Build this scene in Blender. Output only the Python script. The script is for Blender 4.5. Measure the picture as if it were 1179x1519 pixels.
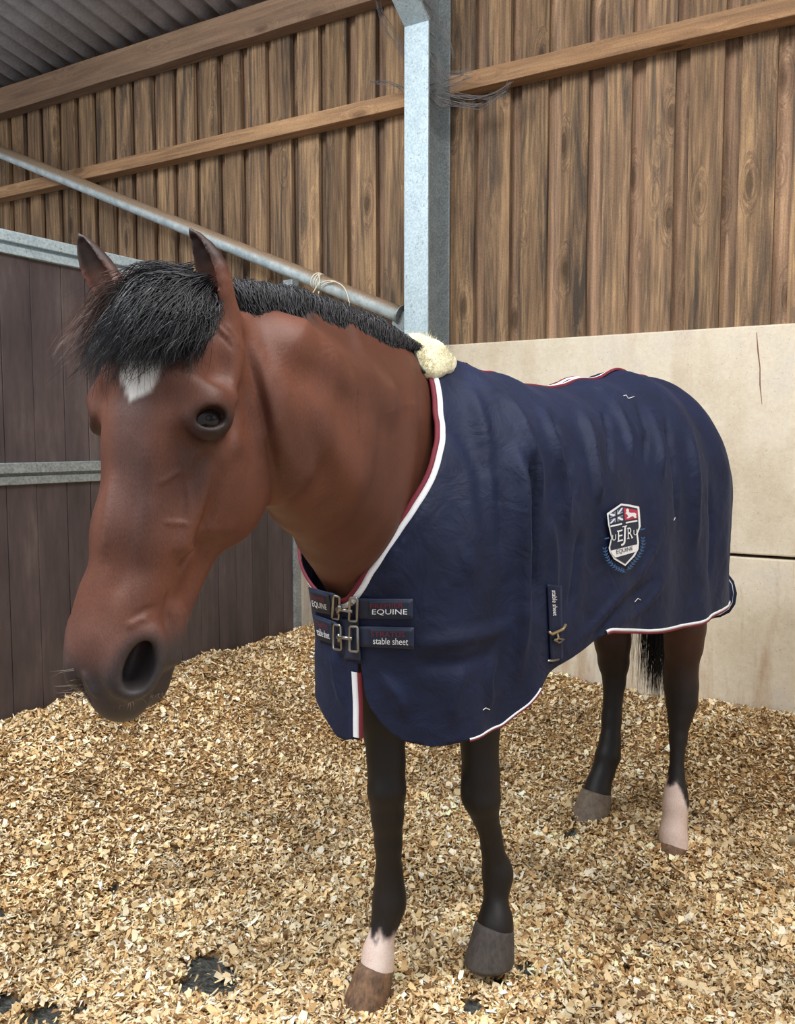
import bpy, bmesh, math, random
import numpy as np
from mathutils import Vector, Matrix
from mathutils.bvhtree import BVHTree

for o in list(bpy.data.objects):
    bpy.data.objects.remove(o, do_unlink=True)
scene = bpy.context.scene
COL = scene.collection
rnd = random.Random(7)
rng = np.random.default_rng(11)

# ------------------------------------------------------------------ camera
F_PX, CAM_H = 1317.0, 1.40
YAW, PITCH = math.radians(31.2), math.atan(106 / 1317.0)
c_r = np.array([math.cos(YAW), math.sin(YAW), 0.0])
c_fh = np.array([-math.sin(YAW), math.cos(YAW), 0.0])
c_f = c_fh * math.cos(PITCH) + np.array([0, 0, -math.sin(PITCH)])
c_u = np.cross(c_r, c_f)
c_o = np.array([0, 0, CAM_H])
cam_d = bpy.data.cameras.new('camera')
cam_d.sensor_fit = 'HORIZONTAL'
cam_d.sensor_width = 36.0
cam_d.lens = 36.0 * F_PX / 1179.0
cam_d.clip_start = 0.02
cam = bpy.data.objects.new('camera', cam_d)
COL.objects.link(cam)
m = Matrix((c_r, c_u, -c_f)).transposed().to_4x4()
m.translation = Vector(c_o)
cam.matrix_world = m
scene.camera = cam

# ------------------------------------------------------------------ light
scene.view_settings.view_transform = 'Standard'
scene.view_settings.look = 'None'
scene.view_settings.gamma = 1.0
scene.view_settings.use_curve_mapping = False
scene.view_settings.exposure = 0.16
world = bpy.data.worlds.new('sky')
scene.world = world
world.use_nodes = True
bg = world.node_tree.nodes['Background']
bg.inputs[0].default_value = (0.93, 0.97, 1.0, 1)
bg.inputs[1].default_value = 0.70


def area_light(name, loc, target, sx, sy, energy, col=(1, 1, 1)):
    d = bpy.data.lights.new(name, 'AREA')
    d.shape = 'RECTANGLE'
    d.size, d.size_y, d.energy, d.color = sx, sy, energy, col
    o = bpy.data.objects.new(name, d)
    COL.objects.link(o)
    o.location = loc
    o.rotation_euler = (Vector(target) - Vector(loc)).to_track_quat('-Z', 'Y').to_euler()
    return o


# daylight through the translucent roof sheets above the stable
area_light('rooflight_a', (0.3, 1.7, 4.30), (-0.3, 2.2, 0.0), 2.0, 2.4, 205, (1.0, 0.98, 0.95))
area_light('rooflight_b', (-2.5, 0.1, 4.40), (-1.3, 1.5, 0.9), 1.4, 2.2, 250, (0.93, 0.97, 1.0))


# ------------------------------------------------------------------ helpers
def ray(px, py):
    return c_f + (px - 589.5) / F_PX * c_r - (py - 759.5) / F_PX * c_u


def P(px, py, d):
    """point on the sight line of a photo pixel at axial depth d"""
    return c_o + d * ray(px, py)


def Q(px, py, dh):
    """the same at horizontal distance dh"""
    v = ray(px, py)
    return c_o + v * (dh / (v @ c_fh))


def on_Y(px, py, Y):
    v = ray(px, py)
    return c_o + v * (Y / v[1])


def on_X(px, py, X):
    v = ray(px, py)
    return c_o + v * (X / v[0])


def lin(r, g, b):
    return tuple(((c / 255.0) / 12.92 if c / 255.0 <= 0.04045 else ((c / 255.0 + 0.055) / 1.055) ** 2.4) for c in (r, g, b))


def tag(o, label=None, cat=None, group=None, kind=None):
    if label: o['label'] = label
    if cat: o['category'] = cat
    if group: o['group'] = group
    if kind: o['kind'] = kind
    return o


def empty(name, loc=(0, 0, 0)):
    o = bpy.data.objects.new(name, None)
    o.empty_display_size = 0.1
    COL.objects.link(o)
    o.location = loc
    return o


def link_mesh(name, me, mat=None, parent=None, smooth=False):
    o = bpy.data.objects.new(name, me)
    COL.objects.link(o)
    if mat is not None:
        me.materials.clear()
        me.materials.append(mat)
    if parent is not None:
        o.parent = parent
        o.matrix_parent_inverse = Matrix.Translation(parent.location).inverted()
    if smooth:
        me.polygons.foreach_set('use_smooth', [True] * len(me.polygons))
    return o


def np_mesh(name, V, faces):
    """mesh from an (n,3) array and an (m,k) int array of equal-size faces"""
    me = bpy.data.meshes.new(name)
    V = np.asarray(V, np.float32)
    faces = np.asarray(faces, np.int32)
    k = faces.shape[1]
    me.vertices.add(len(V))
    me.vertices.foreach_set('co', V.ravel())
    me.loops.add(faces.size)
    me.loops.foreach_set('vertex_index', faces.ravel())
    me.polygons.add(len(faces))
    me.polygons.foreach_set('loop_start', np.arange(0, faces.size, k, dtype=np.int32))
    me.polygons.foreach_set('loop_total', np.full(len(faces), k, np.int32))
    me.update(calc_edges=True)
    return me


def set_color(me, cols, name='tint'):
    a = me.color_attributes.new(name, 'FLOAT_COLOR', 'POINT')
    c = np.ones((len(me.vertices), 4), np.float32)
    c[:, :3] = cols
    a.data.foreach_set('color', c.ravel())


class MB:
    """collects boxes, tubes and strips for one mesh object"""

    def __init__(self):
        self.v, self.f = [], []

    def quadbox(self, corners):
        b = len(self.v)
        self.v += [tuple(c) for c in corners]
        self.f += [tuple(b + i for i in q) for q in
                   ((0, 3, 2, 1), (4, 5, 6, 7), (0, 1, 5, 4), (1, 2, 6, 5), (2, 3, 7, 6), (3, 0, 4, 7))]

    def box(self, x0, x1, y0, y1, z0, z1):
        self.quadbox([(x0, y0, z0), (x1, y0, z0), (x1, y1, z0), (x0, y1, z0),
                      (x0, y0, z1), (x1, y0, z1), (x1, y1, z1), (x0, y1, z1)])

    def tube(self, pts, rad, n=8, cap=True):
        pts = [np.array(p, float) for p in pts]
        if not hasattr(rad, '__len__'): rad = [rad] * len(pts)
        b = len(self.v)
        up = None
        for i, p in enumerate(pts):
            t = pts[min(i + 1, len(pts) - 1)] - pts[max(i - 1, 0)]
            t = t / (np.linalg.norm(t) + 1e-9)
            if up is None:
                up = np.cross(t, [0.31, 0.17, 0.93])
            up = up - (up @ t) * t
            up /= np.linalg.norm(up) + 1e-9
            s = np.cross(t, up)
            for k in range(n):
                a = 2 * math.pi * k / n
                self.v.append(tuple(p + rad[i] * (math.cos(a) * up + math.sin(a) * s)))
        for i in range(len(pts) - 1):
            for k in range(n):
                self.f.append((b + i * n + k, b + i * n + (k + 1) % n, b + (i + 1) * n + (k + 1) % n, b + (i + 1) * n + k))
        if cap:
            self.f.append(tuple(b + k for k in range(n))[::-1])
            e = b + (len(pts) - 1) * n
            self.f.append(tuple(e + k for k in range(n)))

    def mesh(self, name):
        me = bpy.data.meshes.new(name)
        me.from_pydata(self.v, [], self.f)
        me.update()
        return me

    def build(self, name, mat, parent=None, smooth=False, bevel=0):
        o = link_mesh(name, self.mesh(name), mat, parent, smooth)
        if bevel:
            bv = o.modifiers.new('edge', 'BEVEL')
            bv.width, bv.segments, bv.limit_method = bevel, 2, 'ANGLE'
        return o


# ------------------------------------------------------------------ materials
class NT:
    def __init__(self, name):
        self.m = bpy.data.materials.new(name)
        self.m.use_nodes = True
        self.t = self.m.node_tree
        self.b = self.t.nodes['Principled BSDF']

    def n(self, typ, **kw):
        nd = self.t.nodes.new(typ)
        for k, v in kw.items():
            if k.startswith('i_'):
                key = k[2:]
                key = int(key) if key.isdigit() else key
                nd.inputs[key].default_value = v
            else:
                setattr(nd, k, v)
        return nd

    def l(self, a, b):
        self.t.links.new(a, b)

    def ramp(self, fac, stops, interp='LINEAR'):
        r = self.n('ShaderNodeValToRGB')
        r.color_ramp.interpolation = interp
        e = r.color_ramp.elements
        e[0].position, e[0].color = stops[0][0], (*stops[0][1], 1)
        e[1].position, e[1].color = stops[-1][0], (*stops[-1][1], 1)
        for p, c in stops[1:-1]:
            x = e.new(p)
            x.color = (*c, 1)
        self.l(fac, r.inputs[0])
        return r.outputs[0]

    def mapping(self, src, scale=(1, 1, 1), loc=(0, 0, 0), rot=(0, 0, 0)):
        mp = self.n('ShaderNodeMapping')
        mp.inputs['Scale'].default_value = scale
        mp.inputs['Location'].default_value = loc
        mp.inputs['Rotation'].default_value = rot
        self.l(src, mp.inputs[0])
        return mp.outputs[0]

    def noise(self, vec, scale, detail=4, rough=0.55, dist=0.0):
        x = self.n('ShaderNodeTexNoise')
        x.inputs['Scale'].default_value = scale
        x.inputs['Detail'].default_value = detail
        x.inputs['Roughness'].default_value = rough
        x.inputs['Distortion'].default_value = dist
        if vec is not None: self.l(vec, x.inputs['Vector'])
        return x.outputs[0]

    def mix(self, fac, a, b, mode='MIX'):
        x = self.n('ShaderNodeMix', data_type='RGBA', blend_type=mode)
        for sock, v in ((x.inputs[0], fac), (x.inputs[6], a), (x.inputs[7], b)):
            if hasattr(v, 'links') or hasattr(v, 'is_linked'):
                self.l(v, sock)
            elif isinstance(v, (int, float)):
                sock.default_value = v
            else:
                sock.default_value = (*v, 1)
        return x.outputs[2]

    def math(self, op, a, b=None, clamp=False):
        x = self.n('ShaderNodeMath', operation=op, use_clamp=clamp)
        for i, v in enumerate((a, b)):
            if v is None: continue
            if hasattr(v, 'is_linked'): self.l(v, x.inputs[i])
            else: x.inputs[i].default_value = v
        return x.outputs[0]

    def bump(self, h, strength=0.3, dist=0.01):
        x = self.n('ShaderNodeBump')
        x.inputs['Strength'].default_value = strength
        x.inputs['Distance'].default_value = dist
        self.l(h, x.inputs['Height'])
        self.l(x.outputs[0], self.b.inputs['Normal'])

    def base(self, c):
        if hasattr(c, 'is_linked'): self.l(c, self.b.inputs['Base Color'])
        else: self.b.inputs['Base Color'].default_value = (*c, 1)

    def set(self, **kw):
        for k, v in kw.items():
            self.b.inputs[k.replace('_', ' ')].default_value = v
        return self


def simple(name, col, rough=0.6, metal=0.0, noise=0.0, scale=60, bump=0.0):
    t = NT(name)
    t.set(Roughness=rough, Metallic=metal)
    if noise:
        pos = t.n('ShaderNodeNewGeometry').outputs['Position']
        f = t.noise(pos, scale, 4)
        lo = tuple(c * (1 - noise) for c in col)
        hi = tuple(min(1, c * (1 + noise)) for c in col)
        t.base(t.ramp(f, [(0.3, lo), (0.7, hi)]))
        if bump: t.bump(f, bump, 0.004)
    else:
        t.base(col)
    return t.m


def wood_mat(name, axis, light, mid, dark, stain, stain_amt=0.5):
    """sawn timber: grain runs along axis (0 x, 1 y, 2 z), with knots and blackened streaks"""
    t = NT(name)
    pos = t.n('ShaderNodeNewGeometry').outputs['Position']
    inf = t.n('ShaderNodeObjectInfo')
    cmb = t.n('ShaderNodeCombineXYZ')
    off = t.math('MULTIPLY', inf.outputs['Random'], 37.0)
    for i in range(3): t.l(off, cmb.inputs[i])
    va = t.n('ShaderNodeVectorMath', operation='ADD')
    t.l(pos, va.inputs[0]); t.l(cmb.outputs[0], va.inputs[1])
    p = va.outputs[0]
    s = [9.0, 9.0, 9.0]; s[axis] = 1.5
    vor = t.n('ShaderNodeTexVoronoi', feature='F1')
    vor.inputs['Scale'].default_value = 1.0
    vor.inputs['Randomness'].default_value = 1.0
    sk = [6.5, 6.5, 6.5]; sk[axis] = 2.1
    t.l(t.mapping(p, tuple(sk)), vor.inputs['Vector'])
    knot = t.math('SUBTRACT', 1.0, t.math('MULTIPLY', vor.outputs['Distance'], 3.2), clamp=True)
    sg = [52.0, 52.0, 52.0]; sg[axis] = 2.0
    gv = t.mapping(p, tuple(sg))
    gva = t.n('ShaderNodeVectorMath', operation='ADD')
    t.l(gv, gva.inputs[0])
    kk = t.n('ShaderNodeCombineXYZ')
    for i in range(3): t.l(t.math('MULTIPLY', knot, 5.0), kk.inputs[i])
    t.l(kk.outputs[0], gva.inputs[1])
    grain = t.noise(gva.outputs[0], 1.0, 5, 0.65, 0.6)
    broad = t.noise(t.mapping(p, tuple(s)), 1.0, 3, 0.5, 0.4)
    g2 = t.math('ADD', t.math('MULTIPLY', grain, 0.6), t.math('MULTIPLY', broad, 0.4))
    col = t.ramp(g2, [(0.33, dark), (0.5, mid), (0.68, light)])
    # blackened streaks
    ss = [16.0, 16.0, 16.0]; ss[axis] = 1.0
    st = t.noise(t.mapping(p, tuple(ss), (3.3, 1.7, 9.1)), 1.0, 6, 0.7, 0.8)
    sf = t.n('ShaderNodeMapRange')
    sf.inputs[1].default_value, sf.inputs[2].default_value = 0.48, 0.64
    sf.inputs[4].default_value = stain_amt
    t.l(st, sf.inputs[0])
    col = t.mix(sf.outputs[0], col, stain)
    kf = t.n('ShaderNodeMapRange')
    kf.inputs[1].default_value, kf.inputs[2].default_value = 0.45, 0.75
    t.l(knot, kf.inputs[0])
    col = t.mix(t.math('MULTIPLY', kf.outputs[0], 0.75), col, tuple(c * 0.55 for c in dark))
    vv = t.math('ADD', 0.74, t.math('MULTIPLY', inf.outputs['Random'], 0.5))
    hsv = t.n('ShaderNodeHueSaturation')
    t.l(vv, hsv.inputs['Value']); t.l(col, hsv.inputs['Color'])
    fine = t.noise(p, 170.0, 3, 0.7)
    col = t.mix(0.35, hsv.outputs[0], t.ramp(fine, [(0.3, (0.25, 0.25, 0.25)), (0.7, (0.8, 0.8, 0.8))]), 'OVERLAY')
    t.base(col)
    t.set(Roughness=0.85)
    t.b.inputs['Specular IOR Level'].default_value = 0.2
    t.bump(t.math('ADD', grain, t.math('MULTIPLY', fine, 0.5)), 0.5, 0.006)
    return t.m


M = {}
M['clad'] = wood_mat('cladding_wood', 2, lin(186, 152, 112), lin(136, 109, 84), lin(86, 69, 55), lin(66, 60, 55), 0.85)
M['clad_back'] = wood_mat('recessed_wood', 2, lin(180, 146, 114), lin(146, 117, 94), lin(104, 82, 66), lin(74, 65, 57), 0.6)
M['rail'] = wood_mat('rail_wood', 0, lin(176, 140, 104), lin(150, 116, 86), lin(118, 90, 66), lin(98, 80, 64), 0.4)
M['beam'] = wood_mat('beam_wood', 0, lin(168, 138, 114), lin(144, 116, 94), lin(118, 93, 77), lin(108, 90, 78), 0.4)


def galv_mat(name, a, b, dirt):
    t = NT(name)
    pos = t.n('ShaderNodeNewGeometry').outputs['Position']
    v = t.n('ShaderNodeTexVoronoi')
    v.inputs['Scale'].default_value = 90
    t.l(pos, v.inputs['Vector'])
    n1 = t.noise(pos, 14, 5, 0.6)
    f = t.math('ADD', t.math('MULTIPLY', v.outputs['Distance'], 0.5), t.math('MULTIPLY', n1, 0.6))
    col = t.ramp(f, [(0.3, a), (0.75, b)])
    sp = t.noise(t.mapping(pos, (95, 95, 60)), 1.0, 4, 0.7, 1.0)
    sf = t.n('ShaderNodeMapRange')
    sf.inputs[1].default_value, sf.inputs[2].default_value = 0.585, 0.65
    sf.inputs[4].default_value = 0.75
    t.l(sp, sf.inputs[0])
    t.base(t.mix(sf.outputs[0], col, dirt))
    t.set(Roughness=0.48, Metallic=0.35)
    t.bump(n1, 0.15, 0.003)
    return t.m


M['galv'] = galv_mat('galvanised_steel', lin(158, 176, 184), lin(192, 207, 213), lin(104, 98, 92))
M['galv_dark'] = galv_mat('dull_galvanised_steel', lin(116, 122, 124), lin(156, 163, 164), lin(92, 84, 76))


def pipe_mat():
    t = NT('dusty_galvanised_pipe')
    g = t.n('ShaderNodeNewGeometry')
    sep = t.n('ShaderNodeSeparateXYZ')
    t.l(g.outputs['Normal'], sep.inputs[0])
    n1 = t.noise(g.outputs['Position'], 160, 4, 0.7)
    n2 = t.noise(g.outputs['Position'], 22, 4, 0.6)
    d = t.math('ADD', sep.outputs[2], t.math('MULTIPLY', t.math('SUBTRACT', n1, 0.5), 0.9))
    mr = t.n('ShaderNodeMapRange')
    mr.inputs[1].default_value, mr.inputs[2].default_value = -0.20, 0.20
    t.l(d, mr.inputs[0])
    steel = t.ramp(n2, [(0.35, lin(165, 180, 185)), (0.7, lin(210, 220, 222))])
    dust = t.ramp(n1, [(0.3, lin(120, 98, 78)), (0.7, lin(172, 148, 122))])
    t.base(t.mix(mr.outputs[0], steel, dust))
    t.set(Roughness=0.6, Metallic=0.15)
    t.bump(n1, 0.3, 0.003)
    return t.m


M['pipe'] = pipe_mat()


def concrete_mat():
    t = NT('pale_concrete')
    pos = t.n('ShaderNodeNewGeometry').outputs['Position']
    n1 = t.noise(pos, 3.0, 6, 0.6)
    n2 = t.noise(pos, 55, 5, 0.7)
    n3 = t.noise(t.mapping(pos, (7, 7, 0.8)), 1.0, 5, 0.65, 0.5)
    c = t.ramp(n1, [(0.3, lin(190, 176, 152)), (0.55, lin(210, 198, 178)), (0.75, lin(196, 188, 176))])
    mr = t.n('ShaderNodeMapRange')
    mr.inputs[1].default_value, mr.inputs[2].default_value = 0.50, 0.68
    mr.inputs[4].default_value = 0.75
    t.l(n3, mr.inputs[0])
    # brown run marks, stronger on the lower course
    sep = t.n('ShaderNodeSeparateXYZ'); t.l(pos, sep.inputs[0])
    low = t.n('ShaderNodeMapRange')
    low.inputs[1].default_value, low.inputs[2].default_value = 1.15, 0.85
    low.inputs[3].default_value, low.inputs[4].default_value = 0.25, 1.0
    t.l(sep.outputs[2], low.inputs[0])
    c = t.mix(t.math('MULTIPLY', mr.outputs[0], low.outputs[0]), c, lin(160, 126, 92))
    n4 = t.noise(pos, 120, 3, 0.8)
    pit = t.n('ShaderNodeMapRange')
    pit.inputs[1].default_value, pit.inputs[2].default_value = 0.62, 0.70
    pit.inputs[4].default_value = 0.6
    t.l(n4, pit.inputs[0])
    c = t.mix(pit.outputs[0], c, lin(120, 104, 86))
    c = t.mix(0.3, c, t.ramp(n2, [(0.3, (0.35, 0.35, 0.35)), (0.7, (0.65, 0.65, 0.65))]), 'OVERLAY')
    t.base(c)
    t.set(Roughness=0.8)
    t.bump(n2, 0.25, 0.004)
    return t.m


M['concrete'] = concrete_mat()


def partition_mat():
    t = NT('dark_plank')
    pos = t.n('ShaderNodeNewGeometry').outputs['Position']
    inf = t.n('ShaderNodeObjectInfo')
    n1 = t.noise(t.mapping(pos, (6, 6, 1.6)), 1.0, 6, 0.65)
    n2 = t.noise(t.mapping(pos, (60, 60, 9)), 1.0, 4, 0.6)
    c = t.ramp(n1, [(0.3, lin(54, 45, 46)), (0.55, lin(74, 62, 62)), (0.8, lin(104, 92, 88))])
    c = t.mix(0.4, c, t.ramp(n2, [(0.3, (0.3, 0.3, 0.3)), (0.7, (0.7, 0.7, 0.7))]), 'OVERLAY')
    hsv = t.n('ShaderNodeHueSaturation')
    t.l(t.math('ADD', 0.85, t.math('MULTIPLY', inf.outputs['Random'], 0.3)), hsv.inputs['Value'])
    t.l(c, hsv.inputs['Color'])
    t.base(hsv.outputs[0])
    t.set(Roughness=0.55)
    t.bump(n2, 0.2, 0.003)
    return t.m


M['plank'] = partition_mat()


def roof_mat():
    t = NT('fibre_cement_sheet')
    pos = t.n('ShaderNodeNewGeometry').outputs['Position']
    n1 = t.noise(pos, 5, 6, 0.7)
    n2 = t.noise(pos, 70, 4, 0.7)
    c = t.ramp(n1, [(0.3, lin(176, 174, 180)), (0.7, lin(214, 216, 224))])
    c = t.mix(0.5, c, t.ramp(n2, [(0.3, (0.3, 0.3, 0.3)), (0.7, (0.7, 0.7, 0.7))]), 'OVERLAY')
    t.base(c)
    t.set(Roughness=0.9)
    t.bump(n2, 0.3, 0.004)
    return t.m


M['roof'] = roof_mat()

# ------------------------------------------------------------------ setting: back wall
WY = 4.12          # face of the concrete panels
BY = 4.16          # face of the proud boards
RY = BY + 0.042    # face of the recessed boards
wall = empty('wall_back', (0, WY, 0))
tag(wall, kind='structure')
Z_C = 1.895
edges_r = [703, 755, 811, 870, 933, 998, 1069, 1147]      # right edges of proud boards, photo row 300
edges_l = [720, 773, 831, 893, 954, 1019, 1095, 1172]     # left edges of the next proud board
left_lines = [-13, 15, 38, 61, 87, 114, 140, 168, 196, 227, 258, 290, 325, 359, 395, 433, 473, 515, 557.5]
rs = [float(on_Y(x, 300, BY)[0]) for x in left_lines]
ls = [x + rnd.uniform(0.045, 0.06) for x in rs]
pitch_l = (rs[-1] - rs[0]) / (len(rs) - 1)
while rs[0] > -8.2:
    rs.insert(0, rs[0] - pitch_l); ls.insert(0, rs[0] + 0.05)
rs += [float(on_Y(x, 300, BY)[0]) for x in (612, 655)]
ls += [float(on_Y(x, 300, BY)[0]) for x in (622, 668)]
rs += [float(on_Y(x, 300, BY)[0]) for x in edges_r]
ls += [float(on_Y(x, 300, BY)[0]) for x in edges_l]
while rs[-1] < 2.6:
    w = rnd.uniform(0.185, 0.215)
    rs.append(rs[-1] + w); ls.append(rs[-1] + rnd.uniform(0.055, 0.075))


def board(x0, x1, y, zt, th=0.022, mat='clad', lean=0.0):
    b = MB()
    zb = Z_C - 0.12
    n = 5
    # slightly waney edges
    lx = [x0 + rnd.uniform(-0.0025, 0.0025) for _ in range(n)]
    rx = [x1 + rnd.uniform(-0.0025, 0.0025) for _ in range(n)]
    zz = [zb + (zt - zb) * i / (n - 1) for i in range(n)]
    base = 0
    for i in range(n):
        b.v += [(lx[i], y, zz[i]), (rx[i], y + lean, zz[i]), (rx[i], y + th + lean, zz[i]), (lx[i], y + th, zz[i])]
    for i in range(n - 1):
        a, c = 4 * i, 4 * i + 4
        for k in range(4):
            b.f.append((a + k, a + (k + 1) % 4, c + (k + 1) % 4, c + k))
    b.f += [(3, 2, 1, 0), (4 * n - 4, 4 * n - 3, 4 * n - 2, 4 * n - 1)]
    return b.build('board', M[mat], wall)


for i in range(len(rs) - 1):
    board(ls[i], rs[i + 1], BY, 4.05, 0.025, 'clad', rnd.uniform(-0.004, 0.003))
for i in range(len(rs)):
    board(rs[i] - 0.03, ls[i] + 0.03, RY, 4.05, 0.022, 'clad_back')

# concrete retaining panels: two courses of long units with an open joint
xs_c = [-8.3, -5.35, -2.36, 0.62, 2.7]
for i in range(len(xs_c) - 1):
    for z0, z1 in ((-0.12, 0.886), (0.900, Z_C)):
        b = MB()
        b.box(xs_c[i] + 0.006, xs_c[i + 1] - 0.006, WY, WY + 0.14 if z0 < 0.5 else BY + 0.10, z0, z1)
        link = b.build('concrete_panel', M['concrete'], wall, bevel=0.007)
bk = MB()
bk.box(-8.3, 2.7, WY + 0.16, WY + 0.18, -0.12, Z_C - 0.03)
bk.build('wall_core', simple('wall_core', (0.03, 0.028, 0.025), 0.9), wall)
# hairline crack and scrapes on the upper panel
crk = MB()
pts = [on_Y(x, y, WY - 0.0006) for x, y in ((1122, 493), (1124, 520), (1127, 545), (1127, 570), (1130, 600))]
crk.tube(pts, [0.0014, 0.003, 0.0022, 0.0028, 0.0008], 5)
crk.build('crack', simple('crack_dirt', lin(126, 92, 76), 0.95), wall)

# ------------------------------------------------------------------ timber rails and eaves beam
def timber(name, x0, x1, y0, y1, z0, z1, mat, bevel=0.004):
    b = MB()
    n = max(2, int((x1 - x0) / 0.25))
    for i in range(n + 1):
        x = x0 + (x1 - x0) * i / n
        j = [rnd.uniform(-0.002, 0.002) for _ in range(4)]
        b.v += [(x, y0 + j[0], z0 + j[1]), (x, y1, z0), (x, y1, z1), (x, y0 + j[2], z1 + j[3])]
    for i in range(n):
        a, c = 4 * i, 4 * i + 4
        for k in range(4):
            b.f.append((a + k, c + k, c + (k + 1) % 4, a + (k + 1) % 4))
    b.f += [(0, 1, 2, 3), (4 * n + 3, 4 * n + 2, 4 * n + 1, 4 * n)]
    o = b.build(name, mat, bevel=bevel)
    return tag(o, kind='structure')


timber('trim_1', -8.2, -2.40, BY - 0.095, BY - 0.001, 3.115, 3.195, M['rail'])
timber('trim_2', -2.16, 2.6, BY - 0.095, BY - 0.001, 3.130, 3.215, M['rail'])
timber('trim_3', -8.2, -2.42, BY - 0.10, BY - 0.001, 3.690, 3.860, M['beam'])
timber('trim_4', -2.20, 2.6, BY - 0.10, BY - 0.001, 3.690, 3.860, M['beam'])

# ------------------------------------------------------------------ steel column with rafter haunch
colx = float(on_Y(600, 300, WY - 0.20)[0])
colx2 = float(on_Y(635.5, 300, WY - 0.20)[0])
col = empty('steel_column', (0.5 * (colx + colx2), WY - 0.1, 0))
tag(col, 'galvanised steel I-section column with cranked rafter standing against the boarded wall', 'column')
zt = float(on_Y(617, 36, WY - 0.20)[2])
b = MB(); b.box(colx, colx2, WY - 0.205, WY - 0.192, 0, zt); b.build('front_flange', M['galv'], col, bevel=0.002)
cx = 0.5 * (colx + colx2)
b = MB(); b.box(cx - 0.004, cx + 0.004, WY - 0.192, WY + 0.018, 0, zt); b.build('web', M['galv_dark'], col)
b = MB(); b.box(colx, colx2, WY + 0.018, WY + 0.03, 0, 3.86); b.build('back_flange', M['galv_dark'], col, bevel=0.002)
# rafter: rises away from the wall towards the ridge
t_r = math.tan(math.radians(12))
y0, y1 = WY - 0.2, WY - 5.2
b = MB()
for (z_a, th) in ((zt, 0.013),):
    steep = 0.62
    ya = y0 - 0.45
    b.quadbox([(colx, y0, zt), (colx2, y0, zt), (colx2, y0 + 0.01, zt + 0.012), (colx, y0 + 0.01, zt + 0.012),
               (colx, ya, zt + 0.30), (colx2, ya, zt + 0.30), (colx2, ya, zt + 0.315), (colx, ya, zt + 0.315)])
    za = zt + 0.30
    zb = za + (ya - y1) * t_r * 1.02
    b.quadbox([(colx, ya, za), (colx2, ya, za), (colx2, ya, za + 0.014), (colx, ya, za + 0.014),
               (colx, y1, zb), (colx2, y1, zb), (colx2, y1, zb + 0.014), (colx, y1, zb + 0.014)])
b.build('rafter_flange', M['galv'], col)
b = MB()
b.quadbox([(cx - 0.004, y0 + 0.013, zt + 0.012), (cx + 0.004, y0 + 0.013, zt + 0.012), (cx + 0.004, WY + 0.017, zt - 0.001), (cx - 0.004, WY + 0.017, zt - 0.001),
           (cx - 0.004, ya, zt + 0.318), (cx + 0.004, ya, zt + 0.318), (cx + 0.004, WY + 0.017, 3.86), (cx - 0.004, WY + 0.017, 3.86)])
b.build('rafter_web', M['galv_dark'], col)

# ------------------------------------------------------------------ corrugated roof
rf_z0 = 3.87
xa, xb = -8.6, 2.7
nx = int((xb - xa) / 0.0244)
vs, fs = [], []
rows = [4.30, 3.0, 1.5, 0.0, -1.5]
for j, y in enumerate(rows):
    for i in range(nx + 1):
        x = xa + (xb - xa) * i / nx
        ph = (x / 0.146) * 2 * math.pi
        vs.append((x, y, rf_z0 + (4.30 - y) * t_r + 0.025 * math.sin(ph)))
for j in range(len(rows) - 1):
    for i in range(nx):
        a = j * (nx + 1) + i
        fs.append((a, a + 1, a + nx + 2, a + nx + 1))
me = np_mesh('ceiling', vs, fs)
roof = tag(link_mesh('ceiling', me, M['roof'], smooth=True), kind='structure')
sm = roof.modifiers.new('thickness', 'SOLIDIFY'); sm.thickness = 0.007

# ------------------------------------------------------------------ diagonal brace pipe
bp0 = on_Y(594, 467, WY - 0.10); bp1 = on_Y(-60, 201, WY - 0.10)
brace = empty('brace_pipe', bp0)
tag(brace, 'dusty galvanised steel brace pipe slanting down to the column', 'pipe')
dirp = (bp1 - bp0) / np.linalg.norm(bp1 - bp0)
bp2 = bp0 + dirp * 3.95
b = MB(); b.tube([bp0, bp0 + dirp * 3, bp2], 0.042, 24, True); pip = b.build('tube', M['pipe'], brace, True)
b = MB(); b.tube([bp0 - dirp * 0.004, bp0 + dirp * 0.004], 0.050, 24); b.build('end_plate', M['galv_dark'], brace)
b = MB()
b.box(bp0[0] - 0.05, colx + 0.02, WY - 0.104, WY - 0.096, bp0[2] - 0.09, bp0[2] + 0.015)
b.build('gusset', M['galv_dark'], brace)

# ------------------------------------------------------------------ stable partition
PX = -3.05
ZT = 2.185
part = empty('stable_partition', (PX, 3.0, 0))
tag(part, 'tall dark boarded stable partition in a galvanised steel frame', 'partition')
y_end = 3.93
line_px = [(0, 470), (46, 470), (92, 470), (138, 850)]
ys = [float(on_X(x, y, PX + 0.02)[1]) for x, y in line_px]
py_pitch = 0.128
e = ys[:]
while e[0] > 0.4: e.insert(0, e[0] - py_pitch)
while e[-1] < y_end - 0.12: e.append(e[-1] + py_pitch)
e.append(y_end - 0.05)
zm = 1.275
for i in range(len(e) - 1):
    d = rnd.uniform(0, 0.003)
    b = MB(); b.box(PX - 0.019 + d, PX + 0.019 + d, e[i] + 0.0012, e[i + 1] - 0.0012, 0.0, zm); b.build('board', M['plank'], part, bevel=0.0025)
    b = MB(); b.box(PX - 0.019 + d, PX + 0.019 + d, e[i] + 0.0012, e[i + 1] - 0.0012, zm, ZT - 0.04); b.build('board', M['plank'], part, bevel=0.0025)


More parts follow.
